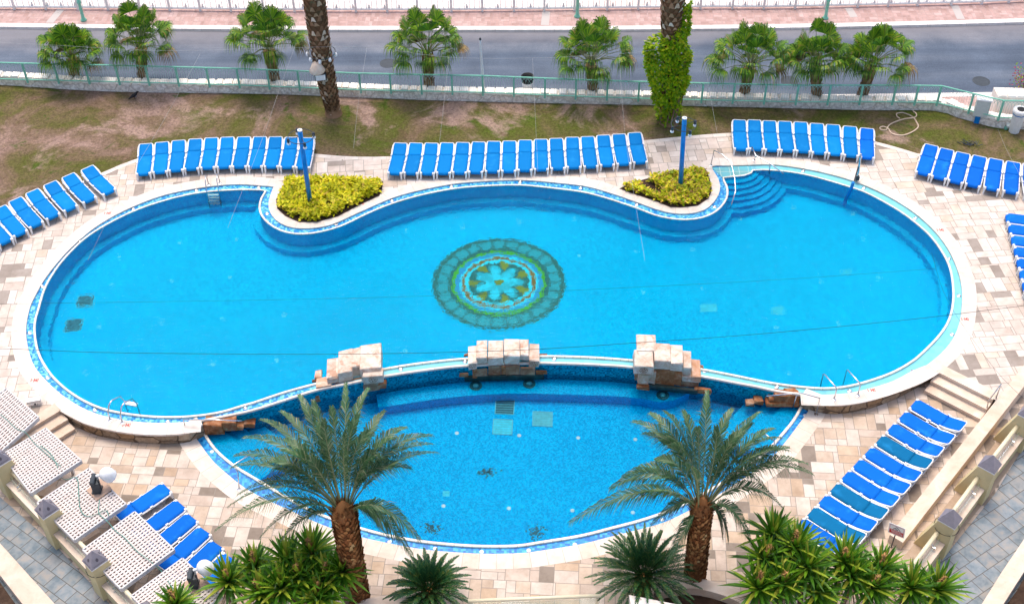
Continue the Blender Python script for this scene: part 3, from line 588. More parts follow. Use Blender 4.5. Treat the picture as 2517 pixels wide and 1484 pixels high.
coping_wall('cream stone coping of the planter in the lower right corner', [(2409,1490),(2463,1404),(2517,1324),(2680,1080)], [(2466,1484),(2492,1443),(2517,1404),(2720,1090)], -0.1, [(2470,1490),(2500,1450),(2517,1420),(2740,1090),(2800,1700),(2450,1700)])
# ramp floor and low wall at right
b = MB(); b.sheet(pl((2240,1345),(2400,1150),(2560,935),(2800,700),(2900,800),(2560,1040),(2446,1200),(2318,1362),(2190,1490),(2140,1460)), LD+0.005); struct(b.build('ramp_floor', M['creamdark']))
t = thing('low_wall', 'long low cream wall behind the right row of loungers', 'wall')
w0a, w0b = V(at(2187,1313,-0.15)), V(at(2219,1333,-0.15)); w1a, w1b = V(at(2517,897,0.12)), V(at(2552,904,0.12)); w2a, w2b = V(at(2762,590,0.3)), V(at(2790,594,0.3))
m = MB()
for A, B_, C_, D_ in [(w0a,w0b,w1b,w1a),(w1a,w1b,w2b,w2a)]:
    m.hexa([V((p.x,p.y,LD-0.2)) for p in (A,B_,C_,D_)], [A,B_,C_,D_])
m.build('stone_body', M['cream'], t)
# ================================================================== SUN LOUNGERS
def make_lounger(name, fabric):
    t = thing(name, 'x', 'sun lounger')
    W = 0.29
    f = MB()
    for s in (-1, 1):
        f.tube([(s*0.305,-0.93,0.30),(s*0.32,-0.80,0.315),(s*0.330,-0.2,0.30),(s*0.330,0.3,0.30),(s*0.32,0.97,0.28)], [0.022,0.03,0.034,0.034,0.026], 6)
        f.box((s*0.338,0.32,0.35),(0.045,0.12,0.09)); f.box((s*0.332,-0.12,0.335),(0.05,0.1,0.075)); f.box((s*0.335,0.62,0.30),(0.03,0.55,0.05))
    f.box((0,-0.90,0.27),(0.56,0.05,0.05)); f.box((0,0.95,0.27),(0.6,0.05,0.05)); f.box((0,0.3,0.28),(0.6,0.05,0.04))
    f.build('frame', M['white'], t)
    for s in (-1, 1):
        for y in (-0.90, 0.86):
            l = MB(); k = -1 if y < 0 else 1
            l.hexa([(s*0.285-0.025,y+0.05*k-0.03,0),(s*0.285+0.025,y+0.05*k-0.03,0),(s*0.285+0.025,y+0.05*k+0.03,0),(s*0.285-0.025,y+0.05*k+0.03,0)],
                   [(s*0.285-0.045,y-0.06,0.335),(s*0.285+0.055,y-0.06,0.335),(s*0.285+0.055,y+0.06,0.335),(s*0.285-0.045,y+0.06,0.335)])
            if y < 0: l.lathe((s*0.27,y-0.03,0.31), [(0.05,0),(0.062,0.03),(0.045,0.06),(0.0,0.07)], 8)
            l.build('leg', M['white'], t)
    def pad(name, ys, zs, chf, chb, w=0.302, th=0.035):
        """a sling panel that follows ys/zs, corners cut at the foot (chf) or the head (chb)"""
        m = MB(); ws = []
        for i, y in enumerate(ys):
            k = w
            if y-ys[0] < chf: k = w-(chf-(y-ys[0]))*0.75
            if ys[-1]-y < chb: k = w-(chb-(ys[-1]-y))*0.75
            ws.append(k)
        n = len(ys); nx = 5; o = 0
        for i in range(n):
            for q in range(nx):
                u = -1+2*q/(nx-1); m.v.append((u*ws[i], ys[i], zs[i]+0.018*(1-abs(u)**2.5)*0.0+0.012*u*u-0.006))
        for i in range(n):
            for q in range(nx):
                u = -1+2*q/(nx-1); m.v.append((u*ws[i], ys[i], zs[i]-th))
        N = n*nx
        for i in range(n-1):
            for q in range(nx-1):
                a = i*nx+q; m.f.append((a,a+1,a+nx+1,a+nx)); m.f.append((N+a,N+a+nx,N+a+nx+1,N+a+1))
            m.f.append((i*nx,(i+1)*nx,N+(i+1)*nx,N+i*nx)); m.f.append((i*nx+nx-1,N+i*nx+nx-1,N+(i+1)*nx+nx-1,(i+1)*nx+nx-1))
        for q in range(nx-1):
            m.f.append((q,N+q,N+q+1,q+1)); e = (n-1)*nx+q; m.f.append((e,e+1,N+e+1,N+e))
        return m.build(name, fabric, t, True)
    pad('seat', [-0.985,-0.97,-0.9,-0.82,-0.5,-0.1,0.22,0.328], [0.27,0.335,0.362,0.368,0.362,0.352,0.352,0.362], 0.14, 0)
    pad('backrest', [0.336,0.45,0.62,0.78,0.90,0.965,0.985], [0.362,0.382,0.425,0.475,0.52,0.54,0.52], 0, 0.10, 0.294)
    g = MB()
    for s in (-1, 1):
        g.tube([(s*0.315,0.33,0.355),(s*0.312,0.55,0.395),(s*0.308,0.8,0.475),(s*0.29,0.965,0.535),(s*0.22,1.0,0.54)], [0.03,0.026,0.026,0.026,0.022], 6)
        g.tube([(s*0.345,0.40,0.33),(s*0.36,0.62,0.42),(s*0.345,0.9,0.47),(s*0.29,0.985,0.525)], 0.016, 5)
    g.box((0,1.0,0.525),(0.42,0.03,0.04)); g.box((0,0.62,0.37),(0.5,0.04,0.03))
    g.build('backrest_frame', M['white'], t)
    return t
P0 = {'a': make_lounger('sun_lounger', M['sling']), 'b': make_lounger('sun_lounger', M['sling2']), 'c': make_lounger('sun_lounger', M['teal'])}
TREES = {k: tree_of(v) for k, v in P0.items()}; FIRST = {k: True for k in P0}
def put_lounger(kind, foot, head, z, label, group):
    F, H = V(at(*foot, z+0.34)), V(at(*head, z+0.42)); c = (F+H)/2; a = atan2(H.y-F.y, H.x-F.x)-pi/2
    if FIRST[kind]:
        o = P0[kind]; FIRST[kind] = False; o.location = (c.x, c.y, z); o.rotation_euler = (0,0,a); o['label'] = label
    else: o = dup(P0[kind], TREES[kind], (c.x, c.y, z), a, label)
    o['group'] = group
    return hypot(H.x-F.x, H.y-F.y)
def quad(p, q, r, t):  # through p at 0, q at .5, r at 1
    return tuple(p[k]*(1-t)*(1-2*t)+q[k]*4*t*(1-t)+r[k]*t*(2*t-1) for k in range(2))
NTH = ['first','second','third','fourth','fifth','sixth','seventh','eighth','ninth','tenth','eleventh','twelfth','thirteenth','fourteenth','fifteenth','sixteenth']
def row(n, feet, heads, z, kinds, where, group, start='from the left', words=('leftmost','rightmost')):
    ls = []
    for i in range(n):
        t = i/(n-1)
        w = words[0] if i == 0 else words[1] if i == n-1 else NTH[i]+' '+start
        k = kinds(i)
        c = 'faded teal' if k == 'c' else 'blue'
        jt = (R(-1.2,1.2), R(-1.0,1.0))
        f = quad(*feet, t); h = quad(*heads, t)
        ls.append(put_lounger(k, (f[0]+jt[0]*0.6, f[1]+jt[1]*0.5), (h[0]-jt[0]*0.6, h[1]+jt[1]*0.5), z, f'{c} sun lounger, {w} {where}', group))
    print('row', where, [round(x, 2) for x in ls[:3]])
random.seed(21)
# far row A, slanting along the lawn; feet towards the pool
row(8, [(-23,614),(110,543),(263,467)], [(-70,560),(60,486),(222,424)], 0, lambda i: 'a', 'in the slanting row left of the pool', 'loungers slanting along the lawn at far left')
row(11, [(353,424.5),(550,408),(745,410)], [(359,364),(560,347),(755,349)], 0, lambda i: 'a', 'in the row left of the left lamp post', 'loungers behind the left end of the pool')
row(16, [(970,423.5),(1270,417.5),(1574,396)], [(985,361.5),(1272,354.5),(1560,336)], 0, lambda i: 'a', 'in the longest row between the lamp posts', 'loungers in the long row between the lamp posts')
row(9, [(1821,364),(1975,371),(2131,384)], [(1817,304),(1967,309),(2131,325)], 0, lambda i: 'b' if i == 8 else 'a', 'in the row behind the curved pool steps', 'loungers behind the curved pool steps')
row(7, [(2269.5,423),(2391,456.5),(2536,477)], [(2287.5,366),(2407,391),(2531,412)], 0, lambda i: 'b', 'in the row beside the right lawn', 'loungers beside the lawn at upper right')
row(8, [(2468,536),(2494,633),(2520,732)], [(2600,546),(2626,643),(2652,742)], 0, lambda i: 'b', 'in the column cut by the right frame edge', 'loungers at the right frame edge', 'from the top', ('topmost','lowest'))
row(11, [(2244,992),(2104,1139.5),(1965,1287)], [(2364,1054),(2226,1206.5),(2088,1359)], LD, lambda i: 'c' if i in (3,7,9) else 'b', 'in the row along the cream wall', 'loungers along the low cream wall', 'from the top', ('topmost','lowest'))
for i, (f, h) in enumerate([((411,1198),(291,1273)),((446,1239),(329,1320)),((474,1271),(361,1358)),((505,1303),(396,1396)),((536,1337),(428,1433)),((566,1368),(459,1465))]):
    put_lounger('b', f, h, LD, 'blue sun lounger, %s in the fan beside the lattice shades' % (['topmost','second from the top','third from the top','fourth from the top','fifth from the top','lowest'][i]), 'loungers beside the lattice shades')
# ================================================================== FENCE
FP = []
for ox, zx in [(0,-300),(0,-30),(0,262),(0,555),(0,845),(0,1130),(0,1410),(0,1690),(0,1978),(0,2262),(622.7,155),(622.7,440),(622.7,728),(622.7,1015),(622.7,1300),(622.7,1590),(622.7,1878),(622.7,2165),(622.7,2457),(1245.4,360),(1245.4,650),(1245.4,945),(1245.4,1240),(1245.4,1538),(1245.4,1835),(1245.4,2130),(1245.4,2425),(1861.6,360),(1861.6,660),(1861.6,960),(1861.6,1270),(1861.6,1480),(1861.6,1690),(1861.6,1990),(1861.6,2270),(1861.6,2560),(1861.6,2860)]:
    FP.append(ox+zx/3.837)
BASEY = [(-400,190),(0,200),(68,202),(294.5,207),(588.5,215),(887,227),(1187,233),(1414.8,242.4),(1568.6,247.6),(1723.6,251.5),(1955,256.5),(2192.6,256.5),(2300.7,258),(2380,277.6),(2453,294.5),(2600,297)]
def interp(tb, x):
    for (a, b_), (c, d) in zip(tb, tb[1:]):
        if x <= c: return b_+(d-b_)*(x-a)/(c-a)
    return tb[-1][1]
fpts = [at(x, interp(BASEY, x), WT) for x in FP]
ft = thing('garden_fence', 'long green metal fence with arched infill on the rubble wall', 'fence')
FH = 1.05
for p in fpts:
    m = MB(); m.box((p.x,p.y,WT+FH/2-0.02),(0.085,0.085,FH+0.04)); m.build('post', M['green'], ft)
m = MB(); m2 = MB(); g = MB()
for p, q in zip(fpts, fpts[1:]):
    d = (q-p); L = d.length; d.normalize(); z0, z1 = WT+0.13, WT+FH
    m.tube([(p.x,p.y,z1),(q.x,q.y,z1)], 0.033, 6); m2.tube([(p.x,p.y,z0),(q.x,q.y,z0)], 0.028, 6)
    n = 13
    for k in range(1, n):
        s = p+d*(L*k/n); g.tube([(s.x,s.y,z0),(s.x,s.y,z1-0.26)], 0.006, 3, False)
    for k in range(0, 9, 1):
        c = L*(k+0.5)/9; r = L/9
        pts = []
        for e in range(7):
            u = pi*e/6; s = p+d*min(max(c-r*cos(u), 0.02), L-0.02); pts.append((s.x,s.y,z1-0.27+0.22*sin(u)))
        g.tube(pts, 0.008, 3, False)
m.build('top_rail', M['green'], ft); m2.build('bottom_rail', M['green'], ft); g.build('infill', M['greenw'], ft)
o = thing('flag_pole', 'thin white pole standing in the middle of the green fence', 'pole'); p = fpts[17]
zt = zat(p.x, p.y+0.1, 98.5)
m = MB(); m.tube([(p.x+0.03,p.y+0.09,WT),(p.x-0.06,p.y+0.09,zt)], [0.07,0.055], 7); m.build('pole', M['whitep'], o)
m = MB(); m.lathe((p.x-0.06,p.y+0.09,zt), [(0.05,0),(0.05,0.08),(0.02,0.12)], 8); m.build('cap', M['dark'], o)
# far white railing along the pavement
t = thing('promenade_railing', 'white metal railing along the far side of the pink pavement', 'railing')
rr = smooth([at2(*p) for p in RAILF], False, 0.14); m = MB(); g = MB(); s_ = MB(); L = 0; nxt = 0.3
RB = RZ+0.125
for i in range(len(rr)-1):
    p, q = rr[i], rr[i+1]; L += hypot(q[0]-p[0], q[1]-p[1]); a = atan2(q[1]-p[1], q[0]-p[0])
    if i % 2: g.box((p[0],p[1]+0.05,RB+0.58),(0.03,0.03,0.86),a)
    if i % 6 == 2: g.box((p[0],p[1]+0.05,RB+0.3),(0.16,0.03,0.28),a,0.3)
    if L > nxt and abs(p[0]) < 40:
        nxt += 1.62; k = MB(); k.box((p[0],p[1]+0.02,RB+0.55),(0.11,0.11,1.12),a); k.build('post', M['whitep'], t)
rs = rr[::8]+[rr[-1]]
for z, r, nm in ((0.16,0.07,'bottom_rail'),(0.95,0.05,'top_rail')):
    m = MB(); m.tube([(p[0],p[1]+0.05,RB+z) for p in rs], r, 5); m.build(nm, M['whitep'], t)
g.build('balusters', M['whitep'], t)
# street lamps beyond the road
for lab, bx, by, tx in [('pale green street lamp post on the pavement at far left',206,51,185),('pale green street lamp post behind the middle fan palm',1418.7,42,1421),('pale green street lamp post on the pavement at right',2028.4,46.5,2035)]:
    b_ = at(bx,by,RB); t = thing('street_lamp', lab, 'street lamp', b_, 0, 'green street lamps along the far pavement')
    m = MB(); m.lathe((0,0,0), [(0.16,0),(0.16,0.06),(0.10,0.14),(0.085,0.3),(0.085,1.0),(0.11,1.02),(0.11,1.12),(0.07,1.18),(0.055,4.6)], 10); m.build('post', M['green'], t, True)
    m = MB(); m.tube([(0,0,4.4),(0,-0.3,4.75),(0,-0.8,4.8)], 0.035, 6); m.build('bracket', M['green'], t)
    m = MB(); m.lathe((0,-0.85,4.5), [(0.05,0),(0.16,0.08),(0.18,0.2),(0.06,0.3)], 10); m.build('lamp_shade', M['globe'], t, True)
# manholes
for lab, x, y in [('round iron manhole cover in the middle of the road',954,156),('iron manhole cover behind the right fan palms',2412,200),('iron manhole cover under the right fan palms',1940,199)]:
    p = at(x,y,RZ); m = MB(); m.lathe((0,0,0), [(0.42,0),(0.42,0.006),(0.36,0.006),(0.355,0.003),(0.02,0.004)], 20); tag(m.build('manhole_cover', M['dark'], loc=(p.x,p.y,RZ)), lab, 'manhole cover', 'manhole covers in the road')
# ================================================================== LAMP POSTS OF THE POOL
for lab, bx, by, tx, ty in [('tall blue lamp post in the left yellow planting bed',763,501,737,321),('tall blue lamp post in the right planting bed',1672,463,1682.5,291)]:
    b_ = at(bx,by,0.02); h = zat(b_.x,b_.y,ty); top = at(tx,ty,h)
    t = thing('lamp_post', lab, 'lamp post', b_, 0, 'blue lamp posts beside the pool'); dx, dy = top.x-b_.x, top.y-b_.y
    m = MB(); m.tube([(0,0,0),(dx*0.5,dy*0.5,h/2),(dx,dy,h)], [0.105,0.10,0.095], 12); m.build('pole', M['bluepaint'], t, True)
    m = MB(); m.lathe((dx,dy,h), [(0.104,-0.03),(0.104,0.012),(0.06,0.015),(0.05,0.0)], 14); m.build('cap', M['whitep'], t)
    m = MB(); m.ring((dx,dy,h-0.32), 0.52, 0.016, 28, 5)
    for k in range(2): a = k*pi/2+0.4; m.tube([(dx-0.52*cos(a),dy-0.52*sin(a),h-0.32),(dx+0.52*cos(a),dy+0.52*sin(a),h-0.32)], 0.012, 5)
    m.build('light_ring', M['dark'], t)
    for k in range(4):
        a = k*pi/2+0.4; l = MB(); l.lathe((dx+0.54*cos(a),dy+0.54*sin(a),h-0.48), [(0.05,0.2),(0.065,0.12),(0.05,0.0)], 8); lo = l.build('lamp_holder', M['dark'], t)
        l = MB(); l.lathe((dx+0.54*cos(a),dy+0.54*sin(a),h-0.60), [(0.02,0),(0.075,0.04),(0.08,0.09),(0.05,0.13)], 9); l.build('bulb', M['globe'], lo, True)
# ================================================================== PALMS AND PLANTS
def bez(p, c, q, t): return p*(1-t)**2+c*(2*t*(1-t))+q*t*t
def frond(m, s, base, tip, bulge, nleaf, ll, lw, droop=0.35, start=0.18, rr=0.022, twist=0.0, vee=0.5):
    """pinnate leaf: stalk into s, leaflets into m"""
    base, tip = V(base), V(tip); ctrl = (base+tip)/2+V(bulge); L = (tip-base).length
    pts = [bez(base, ctrl, tip, k/8) for k in range(9)]
    if s is not None: s.tube(pts, [rr*(1-0.85*k/8) for k in range(9)], 4, False)
    for k in range(nleaf):
        t = start+(1-start)*(k+0.5)/nleaf; p = bez(base, ctrl, tip, t); d = (bez(base, ctrl, tip, min(t+0.02, 1.0))-bez(base, ctrl, tip, t-0.02)).normalized()
        sd = d.cross(V((0,0,1)));
        if sd.length < 0.05: sd = V((1,0,0))
        sd.normalize(); u = sd.cross(d).normalized()
        if twist: sd, u = sd*cos(twist)+u*sin(twist), u*cos(twist)-sd*sin(twist)
        env = min(1, 0.45+(t-start)*3.2)*min(1.0, 0.30+(1-t)*1.9)
        for q in (-1, 1):
            f = ll*env*R(0.85,1.12); a = R(0.75,1.05)*(1-0.45*t); dr = d*cos(a)+sd*(q*sin(a)*0.9)+u*(vee*sin(a)*R(0.3,1.0)); dr.normalize()
            e = p+dr*f*0.55; e2 = p+dr*f-V((0,0,droop*f*R(0.5,1.2)))
            w = (dr.cross(u)).normalized()*lw*0.5
            m.add([p-w*0.6, e-w, e2, e+w, p+w*0.6], [(0,1,3,4),(1,2,3)])
def boots(m, path, rad, rows, per, out, size, jag=0.35):
    """a palm trunk: core tube with rows of cut leaf bases standing out of it"""
    P = [V(p) for p in path]; n = len(P)-1
    def at_(t):
        k = min(int(t*n), n-1); f = t*n-k; return P[k]+(P[k+1]-P[k])*f, rad[k]+(rad[k+1]-rad[k])*f
    core = [at_(k/12) for k in range(13)]; m.tube([c[0] for c in core], [c[1] for c in core], 12)
    H = sum((P[k+1]-P[k]).length for k in range(n))
    for i in range(rows):
        t = (i+0.3)/rows; c, r = at_(t)
        for j in range(per):
            a = 2*pi*(j+0.5*(i % 2))/per+R(-0.08,0.08); o = V((cos(a),sin(a),0)); s = V((-sin(a),cos(a),0)); sz = size*R(0.75,1.25); b = c+o*(r*0.96)
            tp = b+V((0,0,sz*R(0.8,1.3)))+o*(out*R(0.6,1.5)); w = s*(pi*r/per*0.92)
            if R(0,1) < jag: tp += s*R(-0.06,0.06)
            m.add([b-w-V((0,0,sz*0.35)), b+w-V((0,0,sz*0.35)), b+w*0.55+o*out*0.9+V((0,0,sz*0.45)), b-w*0.55+o*out*0.9+V((0,0,sz*0.45)), tp+w*0.35, tp-w*0.35], [(0,1,2,3),(3,2,4,5),(0,3,5),(1,4,2)])
# ---- the two feathery date palms in front
def date_palm(name, label, base, topz, top, tips, seed, rad):
    random.seed(seed); t = thing(name, label, 'palm tree', base)
    T = V(top)-V(base); m = MB(); boots(m, [(0,0,0),T*0.5+V((0,0.03,0)),T], rad, 36, 12, 0.06, 0.17, 0.7); m.build('trunk', M['bootd'], t)
    dm = MB(); dm.lathe(T-V((0,0,0.05)), [(rad[-1]*1.02,0),(rad[-1]*0.85,0.16),(rad[-1]*0.5,0.42),(0.05,0.62)], 12); 
    for k in range(110):
        a = R(0,2*pi); f = R(0,1); r = rad[-1]*(1.1-0.75*f); p = T+V((cos(a)*r,sin(a)*r,-0.12+0.5*f)); e = V((cos(a)*R(0.05,0.2),sin(a)*R(0.05,0.2),R(0.1,0.32))); w = V((-sin(a),cos(a),0))*R(0.03,0.06); dm.add([p-w,p+w,p+e], [(0,1,2)])
    dm.build('crown_base', M['bootd'], t)
    lf, st = MB(), MB(); tips = tips+[(x+R(-45,45), y+R(-25,45), dz+R(-0.3,0.4), lift) for (x, y, dz, lift) in tips if R(0,1) < 0.2]
    for (px, py, dz, lift) in tips:
        tip = V(at(px, py, top[2]+dz))-V(base); h = V((tip.x-T.x, tip.y-T.y, 0)); hl = h.length or 1
        b = T+h/hl*0.14+V((0,0,R(-0.1,0.15)))
        frond(lf, st, b, tip, (R(-0.2,0.2)-h.x*0.12, R(-0.2,0.2)-h.y*0.12, lift*1.32+0.1), 66, 0.55, 0.027, 0.95, 0.2, 0.03, R(-0.5,0.5))
    lf.build('crown', M['dateleaf'], t); st.build('leaf_stalks', M['rachis'], t)
    return t
def topof(px, py, b, lean=(0,0)):
    """trunk top above plan point b+lean that shows at height py"""
    z = zat(b[0]+lean[0], b[1]+lean[1], py); return (b[0]+lean[0], b[1]+lean[1], z)
b1 = at(880,1478,LD+0.1); tp = topof(846,1262,b1,(0.0,0)); print('date palm 1', tp, proj(tp))
TIPS1 = [(850,942,2.6,1.0),(905,955,2.3,1.0),(945,1010,1.9,1.0),(975,1075,1.6,1.1),(1000,1050,1.0,1.4),(1062,1070,0.6,1.5),(1075,1112,0.0,1.5),(1010,1150,0.3,1.4),(1032,1325,-1.4,1.6),(955,1322,-1.5,1.3),(735,970,2.2,1.0),(770,985,2.6,0.8),(690,1010,1.6,1.2),(640,1030,1.1,1.4),(598,1075,0.7,1.5),(566,1150,0.2,1.5),(575,1120,0.0,1.6),(585,1215,-0.4,1.5),(530,1303,-1.0,1.6),(560,1245,-0.7,1.6),(640,1320,-1.2,1.5),(815,1000,3.0,0.7),(880,1020,2.9,0.7),(700,1080,1.9,1.1),(780,1040,2.6,0.9),(910,1060,2.4,0.9),(850,1065,3.2,0.5),(760,1130,2.0,0.9),(930,1120,1.6,1.1),(690,1330,-1.5,1.0),(650,1140,0.8,1.5)]
date_palm('date_palm', 'feathery date palm standing at left in front of the lower pool', b1, 0, tp, TIPS1, 31, [0.37,0.35,0.37])
b2 = at(1706,1430,LD+0.1); tp2 = topof(1715,1252,b2,(-0.12,0)); print('date palm 2', tp2, proj(tp2))
TIPS2 = [(1738,962,2.8,0.9),(1715,1050,3.2,0.5),(1680,1010,2.5,0.9),(1632,1010,2.1,1.0),(1598,1015,1.8,1.1),(1556,1035,1.3,1.3),(1580,1065,1.0,1.4),(1530,1170,0.2,1.5),(1402,1282,-0.6,1.7),(1480,1250,-0.3,1.5),(1500,1200,0.0,1.6),(1600,1290,-1.2,1.3),(1640,1390,-1.9,1.0),(1800,1005,2.2,1.0),(1868,1012,1.8,1.1),(1850,1040,1.8,1.1),(1920,1075,1.0,1.4),(1940,1100,0.8,1.5),(1998,1165,0.0,1.7),(1985,1140,0.2,1.6),(1925,1250,-1.0,1.6),(1850,1340,-1.7,1.3),(1760,1050,2.9,0.6),(1810,1080,2.3,0.9),(1660,1090,2.4,0.8),(1610,1130,1.2,1.2),(1880,1200,-0.4,1.5),(1690,1140,2.8,0.5),(1790,1330,-1.8,0.9)]
date_palm('date_palm', 'feathery date palm standing at right in front of the lower pool', b2, 0, tp2, TIPS2, 32, [0.33,0.31,0.30])
# ---- tall date palms in the lawn, their crowns above the picture
def tall_palm(label, pts, rad, seed, per=11, rowk=4.6):
    random.seed(seed); b0 = at(*pts[0], -0.02); t = thing('tall_date_palm', label, 'palm tree', b0)
    path = [(0,0,0)]; 
    for (px, py) in pts[1:]:
        z = zat(b0.x, b0.y, py); q = at(px, py, z); path.append((q.x-b0.x, q.y-b0.y, z))
    for _ in range(2):
        a, b_ = V(path[-2]), V(path[-1]); d = (b_-a).normalized(); path.append(tuple(b_+d*2.2))
    rads = rad+[rad[-1]*0.9, rad[-1]*0.8]
    H = path[-1][2]; m = MB(); m.lathe((0,0,-0.1), [(rads[0]*1.5,0),(rads[0]*1.25,0.25),(rads[0],0.7)], 12)
    boots(m, path, rads, int(H*rowk), per, 0.07, 0.17, 0.2); m.build('trunk', M['boot'], t)
    lf, st = MB(), MB(); T = V(path[-1])
    for k in range(16):
        a = 2*pi*k/16+R(-0.2,0.2); r = R(2.4,3.0); e = R(0.4,2.4); frond(lf, st, T, T+V((cos(a)*r,sin(a)*r,e)), (0,0,R(0.8,1.3)), 34, 0.45, 0.045, 0.3, 0.15, 0.03)
    lf.build('crown', M['dateleaf'], t); st.build('leaf_stalks', M['rachis'], t)
    return t, [V(p)+V(b0) for p in path], rads
TP1, path1, rad1 = tall_palm('tall leaning date palm with a floodlight, crown above the frame', [(820,280),(808,225),(797,170),(785,95),(772,0)], [0.30,0.38,0.42,0.43,0.47], 41)
TP2, path2, rad2 = tall_palm('tall date palm whose trunk is wrapped in bright ivy', [(1643,298),(1646,245),(1648,180),(1651,90),(1653,0)], [0.36,0.40,0.42,0.43,0.50], 42)
# ivy on the right one
def ivy():
    random.seed(43); m = MB(); s = MB()
    prof = [(298,22,0),(270,22,0),(262,24,-3),(240,30,-4),(215,34,-3),(190,40,-2),(165,44,-4),(140,47,-8),(115,45,-9),(100,38,-6),(88,28,4),(70,20,16),(50,13,24),(20,8,28),(0,8,31)]
    b0 = path2[0]
    for (y0, w0, o0), (y1, w1, o1) in zip(prof, prof[1:]):
        n = int((y0-y1)*15*(w0+w1)/60)
        for k in range(n):
            f = R(0,1); y = y0+(y1-y0)*f; w = w0+(w1-w0)*f; o = o0+(o1-o0)*f; z = max(0.15, zat(b0.x, b0.y, y))
            cx = path2[0].x+(path2[4].x-path2[0].x)*min(1, z/path2[4].z)+o/50.0; cy = path2[0].y+(path2[4].y-path2[0].y)*min(1, z/path2[4].z)
            a = R(-pi*1.1, pi*0.1) if R(0,1) < 0.8 else R(0, 2*pi); r = w/50.0*R(0.78,1.05)*(1+0.10*sin(z*4.0+a*3))
            if y > 245 and R(0,1) < 0.55: continue
            c = (cx+cos(a)*r, cy+sin(a)*min(r,0.62), z)
            leafcard(m, c, R(0.14,0.26), R(0.10,0.17), a+R(-1,1), R(-1.1,0.5), R(-0.7,0.7))
    for k in range(14):
        a = R(-pi,0); s.tube([(b0.x+cos(a+z*0.25)*(rad2[1]+0.14), b0.y+sin(a+z*0.25)*(rad2[1]+0.14), z) for z in [0.1,0.6,1.2,1.8,2.6,3.4]], 0.02, 4, False)
    o = thing('climbing_ivy', 'bright yellow green ivy wrapped round the right tall palm trunk', 'ivy', tuple(b0))
    for mb, nm, mt in ((m,'leaves',M['ivy']),(s,'vine_stems',M['trunk'])):
        mb.v = [tuple(V(v)-b0) for v in mb.v]; mb.build(nm, mt, o)
ivy()
# floodlight and bulbs on the left tall palm
def on_trunk(py):
    for (a, b_) in zip(path1, path1[1:]):
        ya, yb = proj(a)[1], proj(b_)[1]
        if yb <= py <= ya: return a+(b_-a)*((ya-py)/(ya-yb))
c = on_trunk(172); t = thing('floodlight', 'square floodlight strapped to the left tall palm trunk', 'floodlight', c+V((-0.12,-0.52,0)))
m = MB(); m.box((0,0,0),(0.52,0.22,0.34),0.15); m.build('housing', M['dark'], t); m = MB(); m.box((0.01,-0.13,0.0),(0.44,0.03,0.27),0.15); m.build('lens', M['globe'], t)
m = MB(); m.tube([(0,0.1,0),(0.1,0.5,-0.1)], 0.03, 5); m.build('bracket', M['dark'], t)
c = on_trunk(158); t = thing('bell_lamp', 'cream bell lampshade hanging on the left tall palm trunk', 'lamp', c+V((-0.22,-0.56,-0.02)))
m = MB(); m.lathe((0,0,0), [(0.33,0),(0.36,0.06),(0.27,0.25),(0.20,0.42),(0.06,0.46)], 14); m.build('shade', M['cream'], t, True); m = MB(); m.tube([(0,0,0.44),(0.1,0.3,0.6)], 0.02, 5); m.build('hanger', M['dark'], t)
c = on_trunk(128); t = thing('bulb_ring', 'dark ring with small bulbs strapped round the left tall palm', 'lamp ring', c)
m = MB(); m.ring((0,0,0), 0.62, 0.018, 24, 5); m.build('ring', M['dark'], t)
for k in range(5):
    a = -pi*(k+0.15)/4.2; m = MB(); m.lathe((0.64*cos(a),0.64*sin(a),-0.2), [(0.03,0),(0.075,0.04),(0.075,0.1),(0.05,0.2)], 8); m.build('bulb', M['globe'], t, True)
# ---- fan palms along the road
def fan_leaf(m, s, base, d, pl, fl, seg, droop):
    """petiole, then a round fan whose split segments hang at their tips"""
    base = V(base); d = V(d).normalized(); side = d.cross(V((0,0,1)))
    if side.length < 0.05: side = V((1,0,0))
    side.normalize(); u = side.cross(d).normalized()
    hub = base+d*pl-V((0,0,0.14*pl)); s.tube([base, base+d*pl*0.5+V((0,0,0.04)), hub], [0.022,0.018,0.012], 4, False)
    d2 = (d-V((0,0,0.35))).normalized()
    for k in range(seg):
        f = -1+2*k/(seg-1); a = f*1.5; dr = d2*cos(a)+side*sin(a)+u*0.16; dr.normalize()
        L = fl*(1-0.22*abs(f)**2)*R(0.88,1.1); w = (u.cross(dr)).normalized()*(fl*0.027); hz = V((dr.x,dr.y,0))
        e1 = hub+dr*L*0.45; e2 = e1+(dr*0.6+V((0,0,-droop*0.7)))*L*0.28; e3 = e2+(hz*0.26+V((0,0,-0.6-0.55*droop)))*L*R(0.32,0.6)
        m.add([hub, e1-w, e1+w, e2-w*0.75, e2+w*0.75, e3], [(0,1,2),(1,3,4,2),(3,5,4)])
